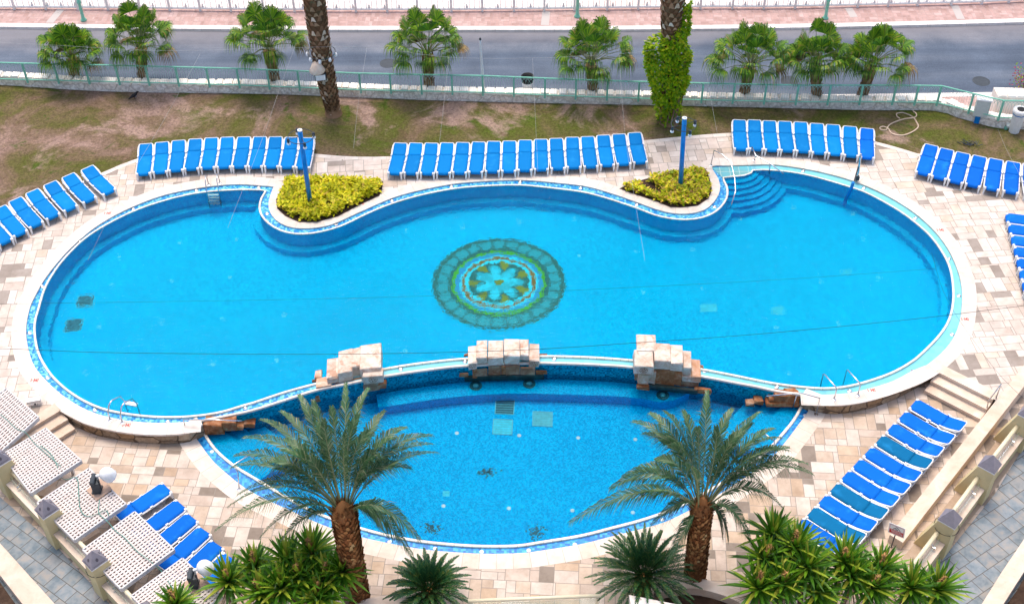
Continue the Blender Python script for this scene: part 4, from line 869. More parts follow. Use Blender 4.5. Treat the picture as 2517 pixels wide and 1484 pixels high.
def fan_palm(label, bx, by, tx, ty, ext, seed, nleaf=36, rad=0.27):
    """ext = picture extents of the crown: left, right, top, bottom"""
    random.seed(seed); b0 = at(bx, by+5, 0.0); zt = zat(b0.x, b0.y, ty); q = at(tx, ty, zt); T = V((q.x-b0.x, q.y-b0.y, zt))
    t = thing('fan_palm', label, 'palm tree', b0, 0, 'fan palms along the garden wall')
    m = MB(); boots(m, [(0,0,0),T*0.5,T], [rad*0.85,rad*0.8,rad], int(max(6, zt*5.5)), 8, 0.05, 0.2, 0.4); m.build('trunk', M['boot'], t)
    s = 1/50.0; rl, rr_ = (tx-ext[0])*s, (ext[1]-tx)*s; up_r = (ty-ext[2])/42.0; dn = (ext[3]-ty)/42.0
    lf, st, dry = MB(), MB(), MB()
    for k in range(nleaf):
        a = 2.399*k+R(-0.25,0.25); f = (k+0.5)/nleaf; el = 1.42-1.22*f**0.85+R(-0.08,0.08)
        hr = rr_ if cos(a) > 0 else rl; hr = hr*(0.62+0.38*abs(cos(a))); E = 1/sqrt((cos(el)/max(hr,0.7))**2+(sin(el)/max(up_r*1.05,0.9))**2)
        fl = 0.92*R(0.9,1.12); pl = max(0.22, E*R(0.92,1.06)-0.62*fl)
        if el > 0.95: fl *= 1.15; pl = max(0.2, E*0.95-0.85*fl)
        d = V((cos(a)*cos(el), sin(a)*cos(el), sin(el)))
        fan_leaf(dry if f > 0.94 else lf, st, T+V((0,0,R(0.0,0.2))), d, pl, fl, 27, R(0.6,1.1) if el < 0.9 else 0.25)
    lf.build('crown', M['greenleaf'], t); dry.build('dry_leaves', M['dryleaf'], t); st.build('leaf_stalks', M['rachis'], t)
FPALM = [('leftmost fan palm, squat and leafy, behind the green fence',185,198,181,146,(95,262,48,190)),
 ('second fan palm from the left, with a bare straight trunk',352,200,347,122,(263,437,-8,150)),
 ('fan palm just left of the tall leaning date palm',678,208,661,125,(562,757,-5,160)),
 ('fan palm in front of the manhole and left of the white pole',1055,222,1052,138,(957,1142,-5,175)),
 ('broad fan palm just left of the ivy covered trunk',1458,235,1453,160,(1362,1558,30,220)),
 ('fan palm just right of the ivy covered trunk',1825,243,1843,168,(1738,1937,46,235)),
 ('middle fan palm of the three standing close together at right',2008,247,2003,162,(1930,2080,38,170)),
 ('rightmost fan palm beside the empty stretch of road',2115,245,2142,165,(2066,2247,56,215))]
for i, f in enumerate(FPALM): fan_palm(*f, seed=60+i)
# ---- cycads
def cycad(label, cx, cy, z, rad_px, seed, n=74):
    random.seed(seed); c = at(cx, cy, z); t = thing('cycad', label, 'cycad', (c.x,c.y,LD+0.1), 0, 'cycads in the front planters'); h = z-LD-0.1
    m = MB(); boots(m, [(0,0,0),(0,0,h)], [0.24,0.26], 5, 9, 0.05, 0.14); m.build('trunk', M['bootd'], t)
    lf, st = MB(), MB(); R0 = rad_px/72.0
    for k in range(n):
        a = 2.399*k; f = (k+0.5)/n; el = 1.15-1.45*f; r = R0*(0.72+0.28*min(1, f*2.2))*R(0.92,1.06)
        tip = V((cos(a)*cos(el)*r, sin(a)*cos(el)*r, h+sin(el)*r*0.95-0.12))
        b = V((cos(a)*0.1, sin(a)*0.1, h)); frond(lf, st, b, tip, (0,0,0.14+0.20*r*max(0, 1-abs(el-0.3))), 40, 0.17, 0.026, 0.12, 0.12, 0.014, 0, 0.75)
    lf.build('crown', M['cycad'], t); st.build('leaf_stalks', M['cycad'], t)
cycad('dark green cycad near the middle of the bottom edge', 1054, 1448, 0.45, 100, 71)
cycad('larger dark green cycad left of the right date palm', 1582, 1412, 0.45, 128, 72, 84)
# ---- yuccas: one thing per rosette-bearing stem
YL = [(625,1390,1.5,66),(560,1425,1.4,72),(705,1375,1.9,74),(765,1355,2.0,78),(735,1415,1.7,78),(690,1440,1.6,80),(800,1420,1.5,82),(640,1455,1.4,76),(840,1400,1.7,64),(430,1482,1.3,56),(780,1465,1.3,78)]
YR = [(1900,1310,2.0,74),(1880,1370,1.7,76),(1955,1340,2.0,76),(1985,1390,1.8,84),(1865,1440,1.4,80),(2075,1375,1.8,74),(2095,1410,1.6,80),(2165,1395,1.5,72),(2145,1440,1.4,72),(2240,1440,1.3,74),(2305,1445,1.2,80),(1925,1430,1.5,80),(2010,1450,1.3,78)]
def yucca(px, py, z, rad, label, group, seed):
    random.seed(seed); c = at(px, py, z); t = thing('yucca', label, 'yucca', (c.x,c.y,LD+0.05), 0, group); h = z-LD-0.05; R0 = rad/64.0
    m = MB(); m.tube([(R(-.1,.1),R(-.1,.1),0),(0,0,h*0.5),(0,0,h)], [0.10,0.08,0.07], 7); m.build('stem', M['trunk'], t)
    lf, dd = MB(), MB()
    for k in range(66):
        a = 2.399*k; f = (k+0.5)/66; el = 1.45-1.75*f; L = R0*R(0.8,1.05)*(0.8+0.2*f); d = V((cos(a)*cos(el),sin(a)*cos(el),sin(el))); s = V((-sin(a),cos(a),0))*0.056
        b = V((0,0,h-0.16*f))+V((cos(a),sin(a),0))*0.05; e1 = b+d*L*0.35+V((0,0,0.02)); e2 = b+d*L-V((0,0,0.16*L*f)); e15 = b+d*L*0.72-V((0,0,0.04*L*f)); u = V((0,0,-0.016))
        lf.add([b-s*0.7, b+s*0.7, e1-s, e1+u, e1+s, e15-s*0.7, e15+s*0.7, e2], [(0,3,2),(0,1,3),(1,4,3),(2,3,5),(3,4,6),(3,6,5),(5,6,7)])
    for k in range(70 if py > 1400 else 34):
        a = R(0,2*pi); el = R(-1.35,-0.35 if py > 1400 else -0.55); L = R0*R(0.45,0.95); d = V((cos(a)*cos(el),sin(a)*cos(el),sin(el))); s = V((-sin(a),cos(a),0))*0.022
        b = V((cos(a)*0.06,sin(a)*0.06,h-R(0.15,0.5))); dd.add([b-s, b+s, b+d*L], [(0,1,2)])
    lf.build('leaf_rosette', M['yucca'], t); dd.build('dead_leaf_skirt', M['deadyucca'], t)
    if seed % 3 != 1:
        sp = MB(); q = V((R(-0.15,0.15),R(-0.12,0.12),0))
        for k in range(70):
            f = R(0,1); a = R(0,2*pi); p = V((0,0,h+0.15+0.5*f))+q*f; d = V((cos(a),sin(a),R(-0.2,0.8)))*R(0.05,0.15)*(1.2-0.6*f); w = V((-sin(a),cos(a),0))*0.016
            sp.add([p-w*1.6, p+w*1.6, p+d*1.25], [(0,1,2)])
        sp.build('flower_spike', M['spike'], t)
for i, (px, py, z, rad) in enumerate(YL):
    w = ['beside the two lower shade frames','between the lower loungers and the bottom edge','near the left date palm crown','just left of the left date palm trunk','in the middle of the left clump','low in the left clump','in front of the left date palm trunk','at the bottom edge of the left clump','at the right end of the left clump','poking up in front of the lowest lattice shade','at the bottom beside the left date palm trunk'][i]
    yucca(px, py, z, rad, 'sword leaved yucca '+w, 'yuccas in the left front planter', 80+i)
for i, (px, py, z, rad) in enumerate(YR):
    w = ['nearest the right date palm crown','below the topmost rosette of the right clump','touching the lowest teal lounger','in the middle of the right clump','at the left edge of the right clump','in front of the blue loungers end','behind the dead leaves of the right clump','nearest the red sign','below the red sign at the bottom edge','in front of the slanting cream rail','rightmost, in front of the slate walk','low at left inside the right clump','at the bottom middle of the right clump'][i]
    yucca(px, py, z, rad, 'sword leaved yucca '+w, 'yuccas in the right front planter', 100+i)
# bougainvillea at the right edge
random.seed(121); c = at(2512, 222, 0.0); t = thing('flowering_bush', 'magenta flowering bush at the right frame edge by the road', 'bush', c); m = MB(); g = MB(); s = MB()
for k in range(420):
    p = (R(-0.5,0.9), R(-0.4,0.5), abs(random.gauss(0.6,0.35))); leafcard(m if k % 5 < 3 else g, p, R(0.06,0.14), R(0.05,0.1), R(0,6.3), R(-0.6,1.2), R(-1,1))
for k in range(7): s.tube([(R(-.1,.1),R(-.1,.1),0),(R(-.4,.5),R(-.3,.3),R(0.5,1.1))], 0.015, 4)
m.build('blossoms', M['flower'], t); g.build('leaves', M['ivy'], t); s.build('stems', M['trunk'], t)
# ================================================================== ROCK CASCADES on the divider wall
def rosette(m, c, r, d):
    """carved six petal rosette: ring and petals standing a little proud of the stone face; d = unit vector along the face"""
    d = V(d); u = V((0,0,1)); n = d.cross(u)
    for k in range(18):
        a, b_ = 2*pi*k/18, 2*pi*(k+1)/18; P = [V(c)+n*0.012+(d*cos(x)+u*sin(x))*q for x, q in ((a,r),(b_,r),(b_,r*0.86),(a,r*0.86))]; m.add(P, [(0,1,2,3)])
    for k in range(6):
        a = 2*pi*k/6+0.3; e = d*cos(a)+u*sin(a); w = d*-sin(a)+u*cos(a); P = [V(c)+n*0.012+e*r*0.15, V(c)+n*0.012+e*r*0.5+w*r*0.17, V(c)+n*0.012+e*r*0.84, V(c)+n*0.012+e*r*0.5-w*r*0.17]; m.add(P, [(0,1,2,3)])
def rough(m, b, t, j=0.02):
    """a hewn block: split edges and jittered corners"""
    B_ = [V(p) for p in b]; T = [V(p) for p in t]; c = sum(B_+T, V())/8
    q = lambda p: p+V((R(-j,j),R(-j,j),R(-j,j)))
    ins = 0.035
    Ti = [q(p+(V((c.x,c.y,p.z))-p).normalized()*ins) for p in T]; Tl = [q(p-V((0,0,ins))) for p in T]; Bl = [q(p) for p in B_]
    m.add(Bl+Tl+Ti, [(3,2,1,0),(0,1,5,4),(1,2,6,5),(2,3,7,6),(3,0,4,7),(4,5,9,8),(5,6,10,9),(6,7,11,10),(7,4,8,11),(8,9,10,11)])
def cascade(label, blocks, base, seed):
    """blocks: (xl, xr, y back, y front, y front bottom, skew, z top, material, rosette)"""
    random.seed(seed); o = at(*base, ZL); t = thing('rock_cascade', label, 'rock cascade', tuple(o), 0, 'rock cascades on the divider wall')
    for (xl, xr, yb, yf, yfb, sk, z, mt, ro) in blocks:
        fl, fr = at(xl, yf, z), at(xr, yf+sk, z); 
        bl, br = at(xl+(1258-xl)*-0.0+(-0.004*(xl-1258)), yb, z), at(xr-0.004*(xr-1258), yb+sk, z)
        h = (yfb-yf)/46.0
        T = [fl, fr, br, bl]; B_ = [V((p.x,p.y,z-h)) for p in T]
        m = MB(); rough(m, [p-o for p in B_], [p-o for p in T]); k = m.build('stone_block', M[mt], t)
        if ro:
            d = (fr-fl); d.z = 0; d.normalize(); c = (fl+fr)/2-V((0,0,h*0.5))-o; m = MB(); rosette(m, c, min(h*0.40, 0.17), d); m.build('carved_rosette', M['brownrock'], k)
def z7(x, y): return (1150+x/2.7967)/1.5256, (1240+y/2.7967)/1.5256
def z8(x, y): return (2350+x/3.356)/1.5256, (1230+y/3.356)/1.5256
def blk(Z, x0, x1, yb, yf, yfb, sk, z, mt, ro=False):
    a, b_ = Z(x0, yf), Z(x1, yf); return (a[0], b_[0], Z(x0, yb)[1], a[1], Z(x0, yfb)[1], sk/(4.267 if Z is z7 else 5.12), z, mt, ro)
cascade('middle rock cascade of pale blocks with two carved rosettes', [
 blk(z7,1735,1790,395,405,500,-4,-0.12,'redrock'), blk(z7,1755,1890,398,402,480,-6,-0.10,'brownrock'), blk(z7,1905,2035,365,368,470,-4,-0.02,'brownrock'), blk(z7,2042,2090,365,370,462,-2,-0.02,'redrock'), blk(z7,2090,2232,360,362,462,-2,0.0,'brownrock'), blk(z7,2240,2395,375,384,466,0,-0.1,'brownrock'),
 blk(z7,1692,1785,160,340,408,-12,0.28,'block',True), blk(z7,1780,1893,100,275,345,-4,0.42,'block'), blk(z7,1900,2064,102,278,362,-6,0.45,'block'), blk(z7,2070,2232,86,262,352,0,0.48,'block'), blk(z7,2238,2328,86,258,305,2,0.42,'block'), blk(z7,2332,2438,126,310,378,4,0.25,'block',True),
 blk(z7,1600,1690,440,452,488,-3,-0.32,'redrock'), blk(z7,2402,2520,412,420,455,0,-0.32,'redrock'), blk(z7,1655,2490,468,482,545,-18,-0.52,'darkrock'), blk(z7,1650,1700,235,255,275,-4,0.05,'redrock'), blk(z7,2445,2525,238,246,262,0,0.03,'redrock')],
 (1237,925), 131)
cascade('left rock cascade stepping up to a large pale block, behind the date palm', [
 blk(z7,110,300,600,606,690,-22,-0.1,'brownrock'), blk(z7,290,585,545,555,680,-62,-0.05,'brownrock'), blk(z7,590,755,560,570,650,-25,-0.1,'brownrock'),
 blk(z7,80,152,410,490,560,-12,0.12,'block2'), blk(z7,95,250,492,590,680,-24,0.10,'block2'), blk(z7,210,320,296,505,560,-20,0.34,'block'), blk(z7,300,345,285,470,550,-16,0.34,'block'), blk(z7,325,475,215,450,545,-34,0.45,'block'), blk(z7,445,590,190,392,520,-32,0.45,'block'),
 blk(z7,560,775,150,405,540,-26,0.62,'block'), blk(z7,588,795,402,480,560,-20,0.45,'block',True),
 blk(z7,745,830,512,560,605,-6,-0.15,'redrock'), blk(z7,60,130,660,690,750,-8,-0.3,'redrock'), blk(z7,150,770,640,655,720,-90,-0.50,'darkrock'), blk(z7,50,95,505,520,545,0,0.05,'redrock')],
 (858,966), 132)
cascade('right rock cascade with its large rosette block on a stone column', [
 blk(z8,105,150,560,580,650,10,-0.1,'brownrock'), blk(z8,280,372,490,540,690,14,0.20,'block2'), blk(z8,372,612,470,515,712,22,0.30,'redrock'), blk(z8,612,700,500,555,715,18,0.24,'redrock'), blk(z8,700,925,560,602,668,20,0.02,'block'), blk(z8,690,805,650,656,730,10,-0.25,'brownrock'), blk(z8,805,905,665,670,738,10,-0.25,'brownrock'),
 blk(z8,130,375,72,272,330,10,0.78,'block'), blk(z8,95,340,266,480,568,10,0.72,'block',True), blk(z8,345,558,182,408,505,12,0.75,'block'), blk(z8,560,715,202,436,535,12,0.73,'block'), blk(z8,717,818,272,496,585,10,0.48,'block'), blk(z8,820,938,382,606,665,14,0.10,'block2'),
 blk(z8,152,275,560,592,705,6,0.15,'block2'), blk(z8,130,290,690,735,775,8,-0.35,'redrock'), blk(z8,862,1068,730,762,815,28,-0.4,'redrock'), blk(z8,280,900,690,720,790,70,-0.48,'darkrock'), blk(z8,935,975,455,480,520,8,0.05,'brownrock')],
 (1650,955), 133)
def boulders(label, bl, Z, base, seed):
    random.seed(seed); o = at(*base, ZL); t = thing('rock_ledge', label, 'rocks', tuple(o), 0, 'wet red rocks at the ends of the divider wall')
    for (x0, x1, yf, yfb, dep, z, mt) in bl:
        a, b_ = Z(x0, yf), Z(x1, yf); fl, fr = at(a[0], a[1], z), at(b_[0], b_[1], z); n = V((0,1,0))*dep; h = (Z(x0, yfb)[1]-a[1])/45.0
        T = [fl, fr, fr+n, fl+n]; m = MB(); rough(m, [V((p.x,p.y,z-h))-o for p in T], [p-o for p in T], 0.03); m.build('rock', M[mt], t)
boulders('wet red rocks at the right end of the divider wall', [(1860,2000,850,940,0.45,-0.06,'redrock'),(2000,2190,850,985,0.4,-0.06,'redrock'),(1790,1860,885,935,0.4,-0.25,'redrock'),(1605,1725,925,960,0.3,-0.45,'redrock'),(1505,1605,955,992,0.3,-0.5,'brownrock'),(1760,2180,948,985,0.3,-0.42,'redrock')], z8, (1900,990), 134)
def z1(x, y): return x/3.837, 740.7+y/3.837
boulders('wet red rocks at the left end of the divider wall', [(1915,2090,1165,1255,0.45,-0.05,'redrock'),(2090,2215,1140,1215,0.45,-0.05,'redrock'),(2210,2290,1180,1210,0.35,-0.4,'redrock'),(2290,2395,1155,1185,0.35,-0.4,'redrock')], z1, (545,1058), 135)
# ================================================================== LADDERS AND HANDRAILS
def rail(label, lines, r=0.022, cat='handrail', name='handrail', flange=(), mat='chrome', base=None, group=None):
    o = V(base or lines[0][0]); t = thing(name, label, cat, tuple(o), 0, group)
    for L in lines:
        m = MB(); m.tube([V(p)-o for p in L], r, 7); m.build('tube', M[mat], t, True)
    for p in flange:
        m = MB(); m.lathe(V(p)-o, [(0.075,-0.01),(0.075,0.015),(0.03,0.03)], 10); m.build('flange', M[mat], t)
    return t, o
def up_(p, h): return V((p.x, p.y, p.z+h))
# upper left ladder with steps
a, b_ = at(513,455), at(541,451); n = V((0.05,-0.62,0))
L = [[up_(p,0), up_(p,0.55)+n*0.1, up_(p,0.72)+n*0.45, up_(p,0.6)+n*0.9, up_(p,0.0)+n*1.1, up_(p,-1.2)+n*1.15] for p in (a, b_)]
t, o = rail('steel pool ladder with white steps beside the left planting bed', L, 0.022, 'pool ladder', 'pool_ladder', (a, b_))
for k in range(4):
    c = (a+b_)/2+n*1.12-o+V((0,0,-0.05-0.28*k)); m = MB(); m.box(c, (0.46,0.12,0.03)); m.build('rung', M['whitep'], t)
def grab(label, pts, dirs, h, reach, lad=False):
    P = [at(*p) for p in pts]; d = V(dirs).normalized()
    L = [[p, up_(p,h*0.6)+d*0.02, up_(p,h*0.95)+d*0.18, up_(p,h)+d*0.35, up_(p,h*0.72)+d*reach*0.9, up_(p,0.1)+d*(reach+0.05), up_(p,-1.0)+d*(reach+0.05)] for p in P]
    t, o = rail(label, L, 0.026, 'grab rail' if not lad else 'pool ladder', 'pool_ladder', P)
    if lad:
        c = (P[0]+P[1])/2+d*(reach+0.06)-o; m = MB(); m.box(c+V((0,0,0.03)), (hypot(P[0].x-P[1].x,P[0].y-P[1].y)*0.95,0.16,0.05), atan2(P[1].y-P[0].y,P[1].x-P[0].x)); m.build('rung', M['whitep'], t)
grab('steel pool ladder with a white step above the lower left steps', [(271,1033),(301,1039)], (0.45,1,0), 0.72, 0.85, True)
for lab, p0, p1, tops in [('left of two squared steel loops on the right coping',(2050,982),(2044,975),((2054,941),(2036,941))),('right of two squared steel loops on the right coping',(2108,972),(2101,965),((2110,931),(2085,935)))]:
    q0, q1 = at(*p0), at(*p1); h = 0.62
    e = V((-0.35,0.75,0)); r0, r1 = up_(q0,h), up_(q0,h)+e
    rail(lab, [[q0, up_(q0,h-0.06), up_(q0,h)+e*0.06, r1-e*0.06, V((r1.x,r1.y,h-0.05)), V((r1.x,r1.y,-0.7))]], 0.024, 'grab rail', 'grab_rail', (q0,), group='squared steel loops at the right coping')
# long handrails
def H(x, y, z): return V(at(x, y, z))
q = H(461,1069,LD); w_ = H(527,1036,-0.0)
rail('bent steel handrail crossing the left end of the divider wall', [[q, up_(q,0.85), H(528,1031,0.42), H(594,1034,0.30)]], 0.022, flange=(q,))
q = H(2006,1018,LD); q2 = H(1990,1008,LD)
rail('bent steel handrail crossing the right end of the divider wall', [[H(2084/1.0-1.0,1170.5/1.0,LD)*0+q, up_(q,0.88), H(1968,965,0.45), H(1883,973,0.30)], [H(1948,1003,LD-0.1), H(1958,972,0.35)]], 0.022, flange=(q,))
q = H(1747,407,0); rail('curved steel handrail over the left side of the pool steps', [[q, H(1755,370,0.9), H(1776,380,0.85), H(1797,400,0.75), H(1806,440,0.5), H(1808,470,0.35), H(1799,500,0.1), H(1795,515,-0.3)]], 0.025, flange=(q,))
q = H(1853,394,0); rail('straight steel handrail over the right side of the pool steps', [[H(1848,361,0.75), H(1858,383,0.6), H(1893,402,0.5), H(1925,427,0.45)], [q, H(1858,383,0.6)], [H(1890,436,-0.4), H(1893,402,0.5)]], 0.025, flange=(q,))
q = H(588,1203,LD); rail('steel handrail over the left steps of the lower pool', [[q, H(585,1160,0.3), H(572,1143,0.35), H(612,1118,0.35), H(624,1125,0.2), H(640,1150,-0.4)]], 0.022, flange=(q,))
q = H(1904,1130,LD); rail('steel handrail over the right steps of the lower pool', [[q, H(1903,1082,0.35), H(1870,1058,0.35), H(1842,1094,-0.1), H(1836,1112,-0.6)]], 0.022, flange=(q,))
q = H(2423,1018,LD); q2 = H(2448,978,0); rail('short steel handrail at the top of the right steps', [[q, H(2429,986,0.15), H(2461,944,0.85), q2]], 0.024)
# pool lift post
q = at(2104,446); t = thing('pool_lift', 'dark steel pool lift post standing in the right gutter', 'pool lift', q)
e = V(at(2090,468,0.25))-q; g = V(at(2116,378,1.35))-q
m = MB(); m.tube([(0,0,0),(0,0,0.35),e*0.0+V((0.02,0,0.5)),g*0.9,g], [0.05,0.05,0.05,0.05,0.045], 8); m.build('arm', M['chrome'], t, True)
m = MB(); m.tube([e+V((0.05,0,0.42)),e*0.9,e-V((0.1,0.0,0.5)),e-V((0.12,0,1.2))], 0.075, 8); m.build('cylinder', M['bluepaint'], t, True)
m = MB(); m.tube([e*0.5+V((0,0,0.25)),g*0.6], 0.03, 6); m.box((0.02,0,0.2),(0.16,0.16,0.2)); m.build('bracket', M['dark'], t)
# ================================================================== PARAPETS with pillars, rails and glass
def parapet(label, caps, zt, pool, group, zr=0.42, extra=None):
    """caps = picture points of the cap centres at height zt; pool = unit plan vector towards the pool"""
    t = thing('parapet', label, 'parapet wall'); C_ = [V(at(x, y, zt)) for x, y in caps]
    d = (C_[-1]-C_[0]); d.z = 0; d.normalize(); n = V((-d.y, d.x, 0)); n = n if n.dot(V((*pool,0))) > 0 else -n
    for c in C_:
        o = V((c.x, c.y, LD)); pr = thing('parapet_pillar', 'beige battered pillar with a grey pyramid cap on the %s parapet, %s' % (group, c['w'] if False else ''), 'pillar', tuple(o), 0, 'capped pillars of the %s parapet' % group)
        PILL.append(pr); h = zt-LD; m = MB(); a_, b_ = 0.25, 0.27
        T = [d*-a_-n*b_, d*a_-n*b_, d*a_+n*b_, d*-a_+n*b_]; B_ = [d*-a_*1.1-n*(b_+0.02), d*a_*1.1-n*(b_+0.02), d*a_*1.1+n*(b_+0.50), d*-a_*1.1+n*(b_+0.50)]
        m.hexa([V((p.x,p.y,0)) for p in B_], [V((p.x,p.y,h)) for p in T]); m.build('shaft', M['beige'], pr)
        m = MB(); k = 1.13; Q = [V((p.x*k,p.y*k,h+0.003)) for p in T]; m.hexa(Q, [V((p.x,p.y,h+0.05)) for p in Q]); m.build('cap_slab', M['whitep'], pr)
        m = MB(); ap = V((0,0,h+0.56)); Q = [V((p.x,p.y,h+0.053)) for p in Q]; m.add(Q+[ap], [(0,1,4),(1,2,4),(2,3,4),(3,0,4)]); nf = len(m.f)
        for i in range(4):
            A_, E_ = Q[i], Q[(i+1) % 4]; s = (E_-A_); f = (A_+E_)/2; u = (ap-f); nn = s.cross(u).normalized()*0.006
            c0 = f+u*0.36+nn; w_, v_ = s.normalized()*0.045, u.normalized()*0.07; m.add([c0-w_-v_*0.4, c0-v_, c0+w_-v_*0.4, c0+w_+v_*0.4, c0+v_, c0-w_+v_*0.4], [(0,1,2,3,4,5)])
            for k in range(12):
                c1 = f+u*0.09+s*(-0.30+0.055*k)+nn; w2, v2 = s*0.014, u*0.028; m.add([c1-w2-v2, c1+w2-v2, c1+w2+v2, c1-w2+v2], [(0,1,2,3)])
        cp = m.build('pyramid_cap', [M['cap'], M['capmark']], pr)
        for i, pg in enumerate(cp.data.polygons): pg.material_index = 1 if i >= nf else 0
    ends = C_ if extra is None else C_+[extra]
    for i, (p, q) in enumerate(zip(ends, ends[1:])):
        p, q = V((p.x,p.y,0)), V((q.x,q.y,0)); s = (q-p).normalized(); p2, q2 = p+s*0.27, q-s*0.27
        m = MB(); zw = LD+0.72
        m.prism([(v.x,v.y) for v in (p2-n*0.14,q2-n*0.14,q2+n*0.14,p2+n*0.14)], LD-0.1, zw); m.build('wall', M['beige'], t)
        m = MB(); m.prism([(v.x,v.y) for v in (p2-n*0.19+s*0.004,q2-n*0.19-s*0.004,q2+n*0.2-s*0.004,p2+n*0.2+s*0.004)], zw+0.002, zw+0.06); m.build('coping', M['cream'], t)
        m = MB(); m.prism([(v.x,v.y) for v in (p2-n*0.012+s*0.1,q2-n*0.012-s*0.1,q2+n*0.012-s*0.1,p2+n*0.012+s*0.1)], zw+0.062, zw+0.30); m.build('glass_panel', M['glass'], t)
        m = MB(); z = zw+0.40; m.tube([(v.x,v.y,z) for v in (p2+n*0.16-s*0.06, q2+n*0.16+s*0.06)], 0.075, 8); m.build('handrail', M['pipe'], t, True)
        for f in (0.22, 0.75):
            b_ = p2+(q2-p2)*f; m = MB(); m.tube([(b_.x-n.x*0.05,b_.y-n.y*0.05,zw+0.2),(b_.x+n.x*0.04,b_.y+n.y*0.04,zw+0.2)], 0.035, 8); m.tube([(b_.x,b_.y,zw+0.2),(b_.x+n.x*0.16,b_.y+n.y*0.16,z-0.03)], 0.014, 5); m.build('bracket', M['chrome'], t)
PILL = []
parapet('beige parapet with glass strips and cream rail along the left walk', [(-1,1131),(116,1253),(234.6,1378),(356,1506)], 1.10, (0.7,0.7), 'left')
parapet('beige parapet with glass strips and cream rail along the right walk', [(2529,1018),(2432,1144),(2334.6,1277)], 1.10, (-0.7,0.7), 'right', extra=V(at(2236,1408,1.1)))
for o, w_ in zip(PILL, ['uppermost, cut by the left edge','second from the top, beside a lattice shade','third from the top, with a cord tied round it','lowest, hidden behind a yucca','uppermost, cut by the right edge','middle of the three','lowest, with a cord tied round it']):
    o['label'] = ('beige grey-capped pillar, %s parapet, ' % ('left' if 'left' in o['group'] else 'right'))+w_
for i in (2, 6):
    o = PILL[i]; m = MB(); c = o.location; a = 0.0
    m.ring((0,0.05,1.25), 0.40, 0.010, 16, 5); m.build('tied_cord', M['wire'], o)
# ================================================================== LATTICE SHADES at lower left
def lattice(label, cs, nu, nv, z=0.80):
    """cs: picture corners left, top, right, bottom"""
    P = [V(at(x, y, z)) for x, y in cs]; o = sum(P, V())/4; t = thing('lattice_shade', label, 'lattice shade', (o.x,o.y,LD), 0, 'white lattice shade panels')
    A, B_, C_, D_ = [p-V((o.x,o.y,LD)) for p in P]; q = lambda u, v: (A*(1-u)+B_*u)*(1-v)+(D_*(1-u)+C_*u)*v
    def bar(m, p, r, w, h):
        d = (r-p).normalized(); n = V((-d.y,d.x,0))*w/2; m.hexa([p-n-V((0,0,h)),r-n-V((0,0,h)),r+n-V((0,0,h)),p+n-V((0,0,h))], [p-n,r-n,r+n,p+n])
    m = MB()
    for k in range(1, nv): bar(m, q(-0.012,k/nv), q(1.012,k/nv), 0.07, 0.05)
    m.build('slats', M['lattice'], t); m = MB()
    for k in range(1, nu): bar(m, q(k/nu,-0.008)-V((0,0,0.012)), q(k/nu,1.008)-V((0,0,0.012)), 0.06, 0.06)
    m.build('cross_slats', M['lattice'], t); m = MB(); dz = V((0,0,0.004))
    for p, r in ((A,B_),(B_,C_),(C_,D_),(D_,A)): bar(m, p-dz, r-dz, 0.05, 0.17)
    m.build('edge_frame', M['latticed'], t)
    for u, v in ((0.06,0.08),(0.94,0.08),(0.06,0.6),(0.94,0.6)):
        p = q(u, v); m = MB(); m.box((p.x,p.y,(p.z-0.18)/2),(0.09,0.09,p.z-0.18)); m.build('post', M['latticed'], t)
    return t
def z5(x, y): return x/3.837, 1097.3+y/3.837
LW = ['white lattice shade panel cut by the left edge, uppermost','white lattice shade panel beside the left stone steps','white lattice shade panel carrying a globe lamp, third from the top','white lattice shade panel over the blue loungers, fourth from the top','white lattice shade panel with a globe lamp, lowest at the bottom edge']
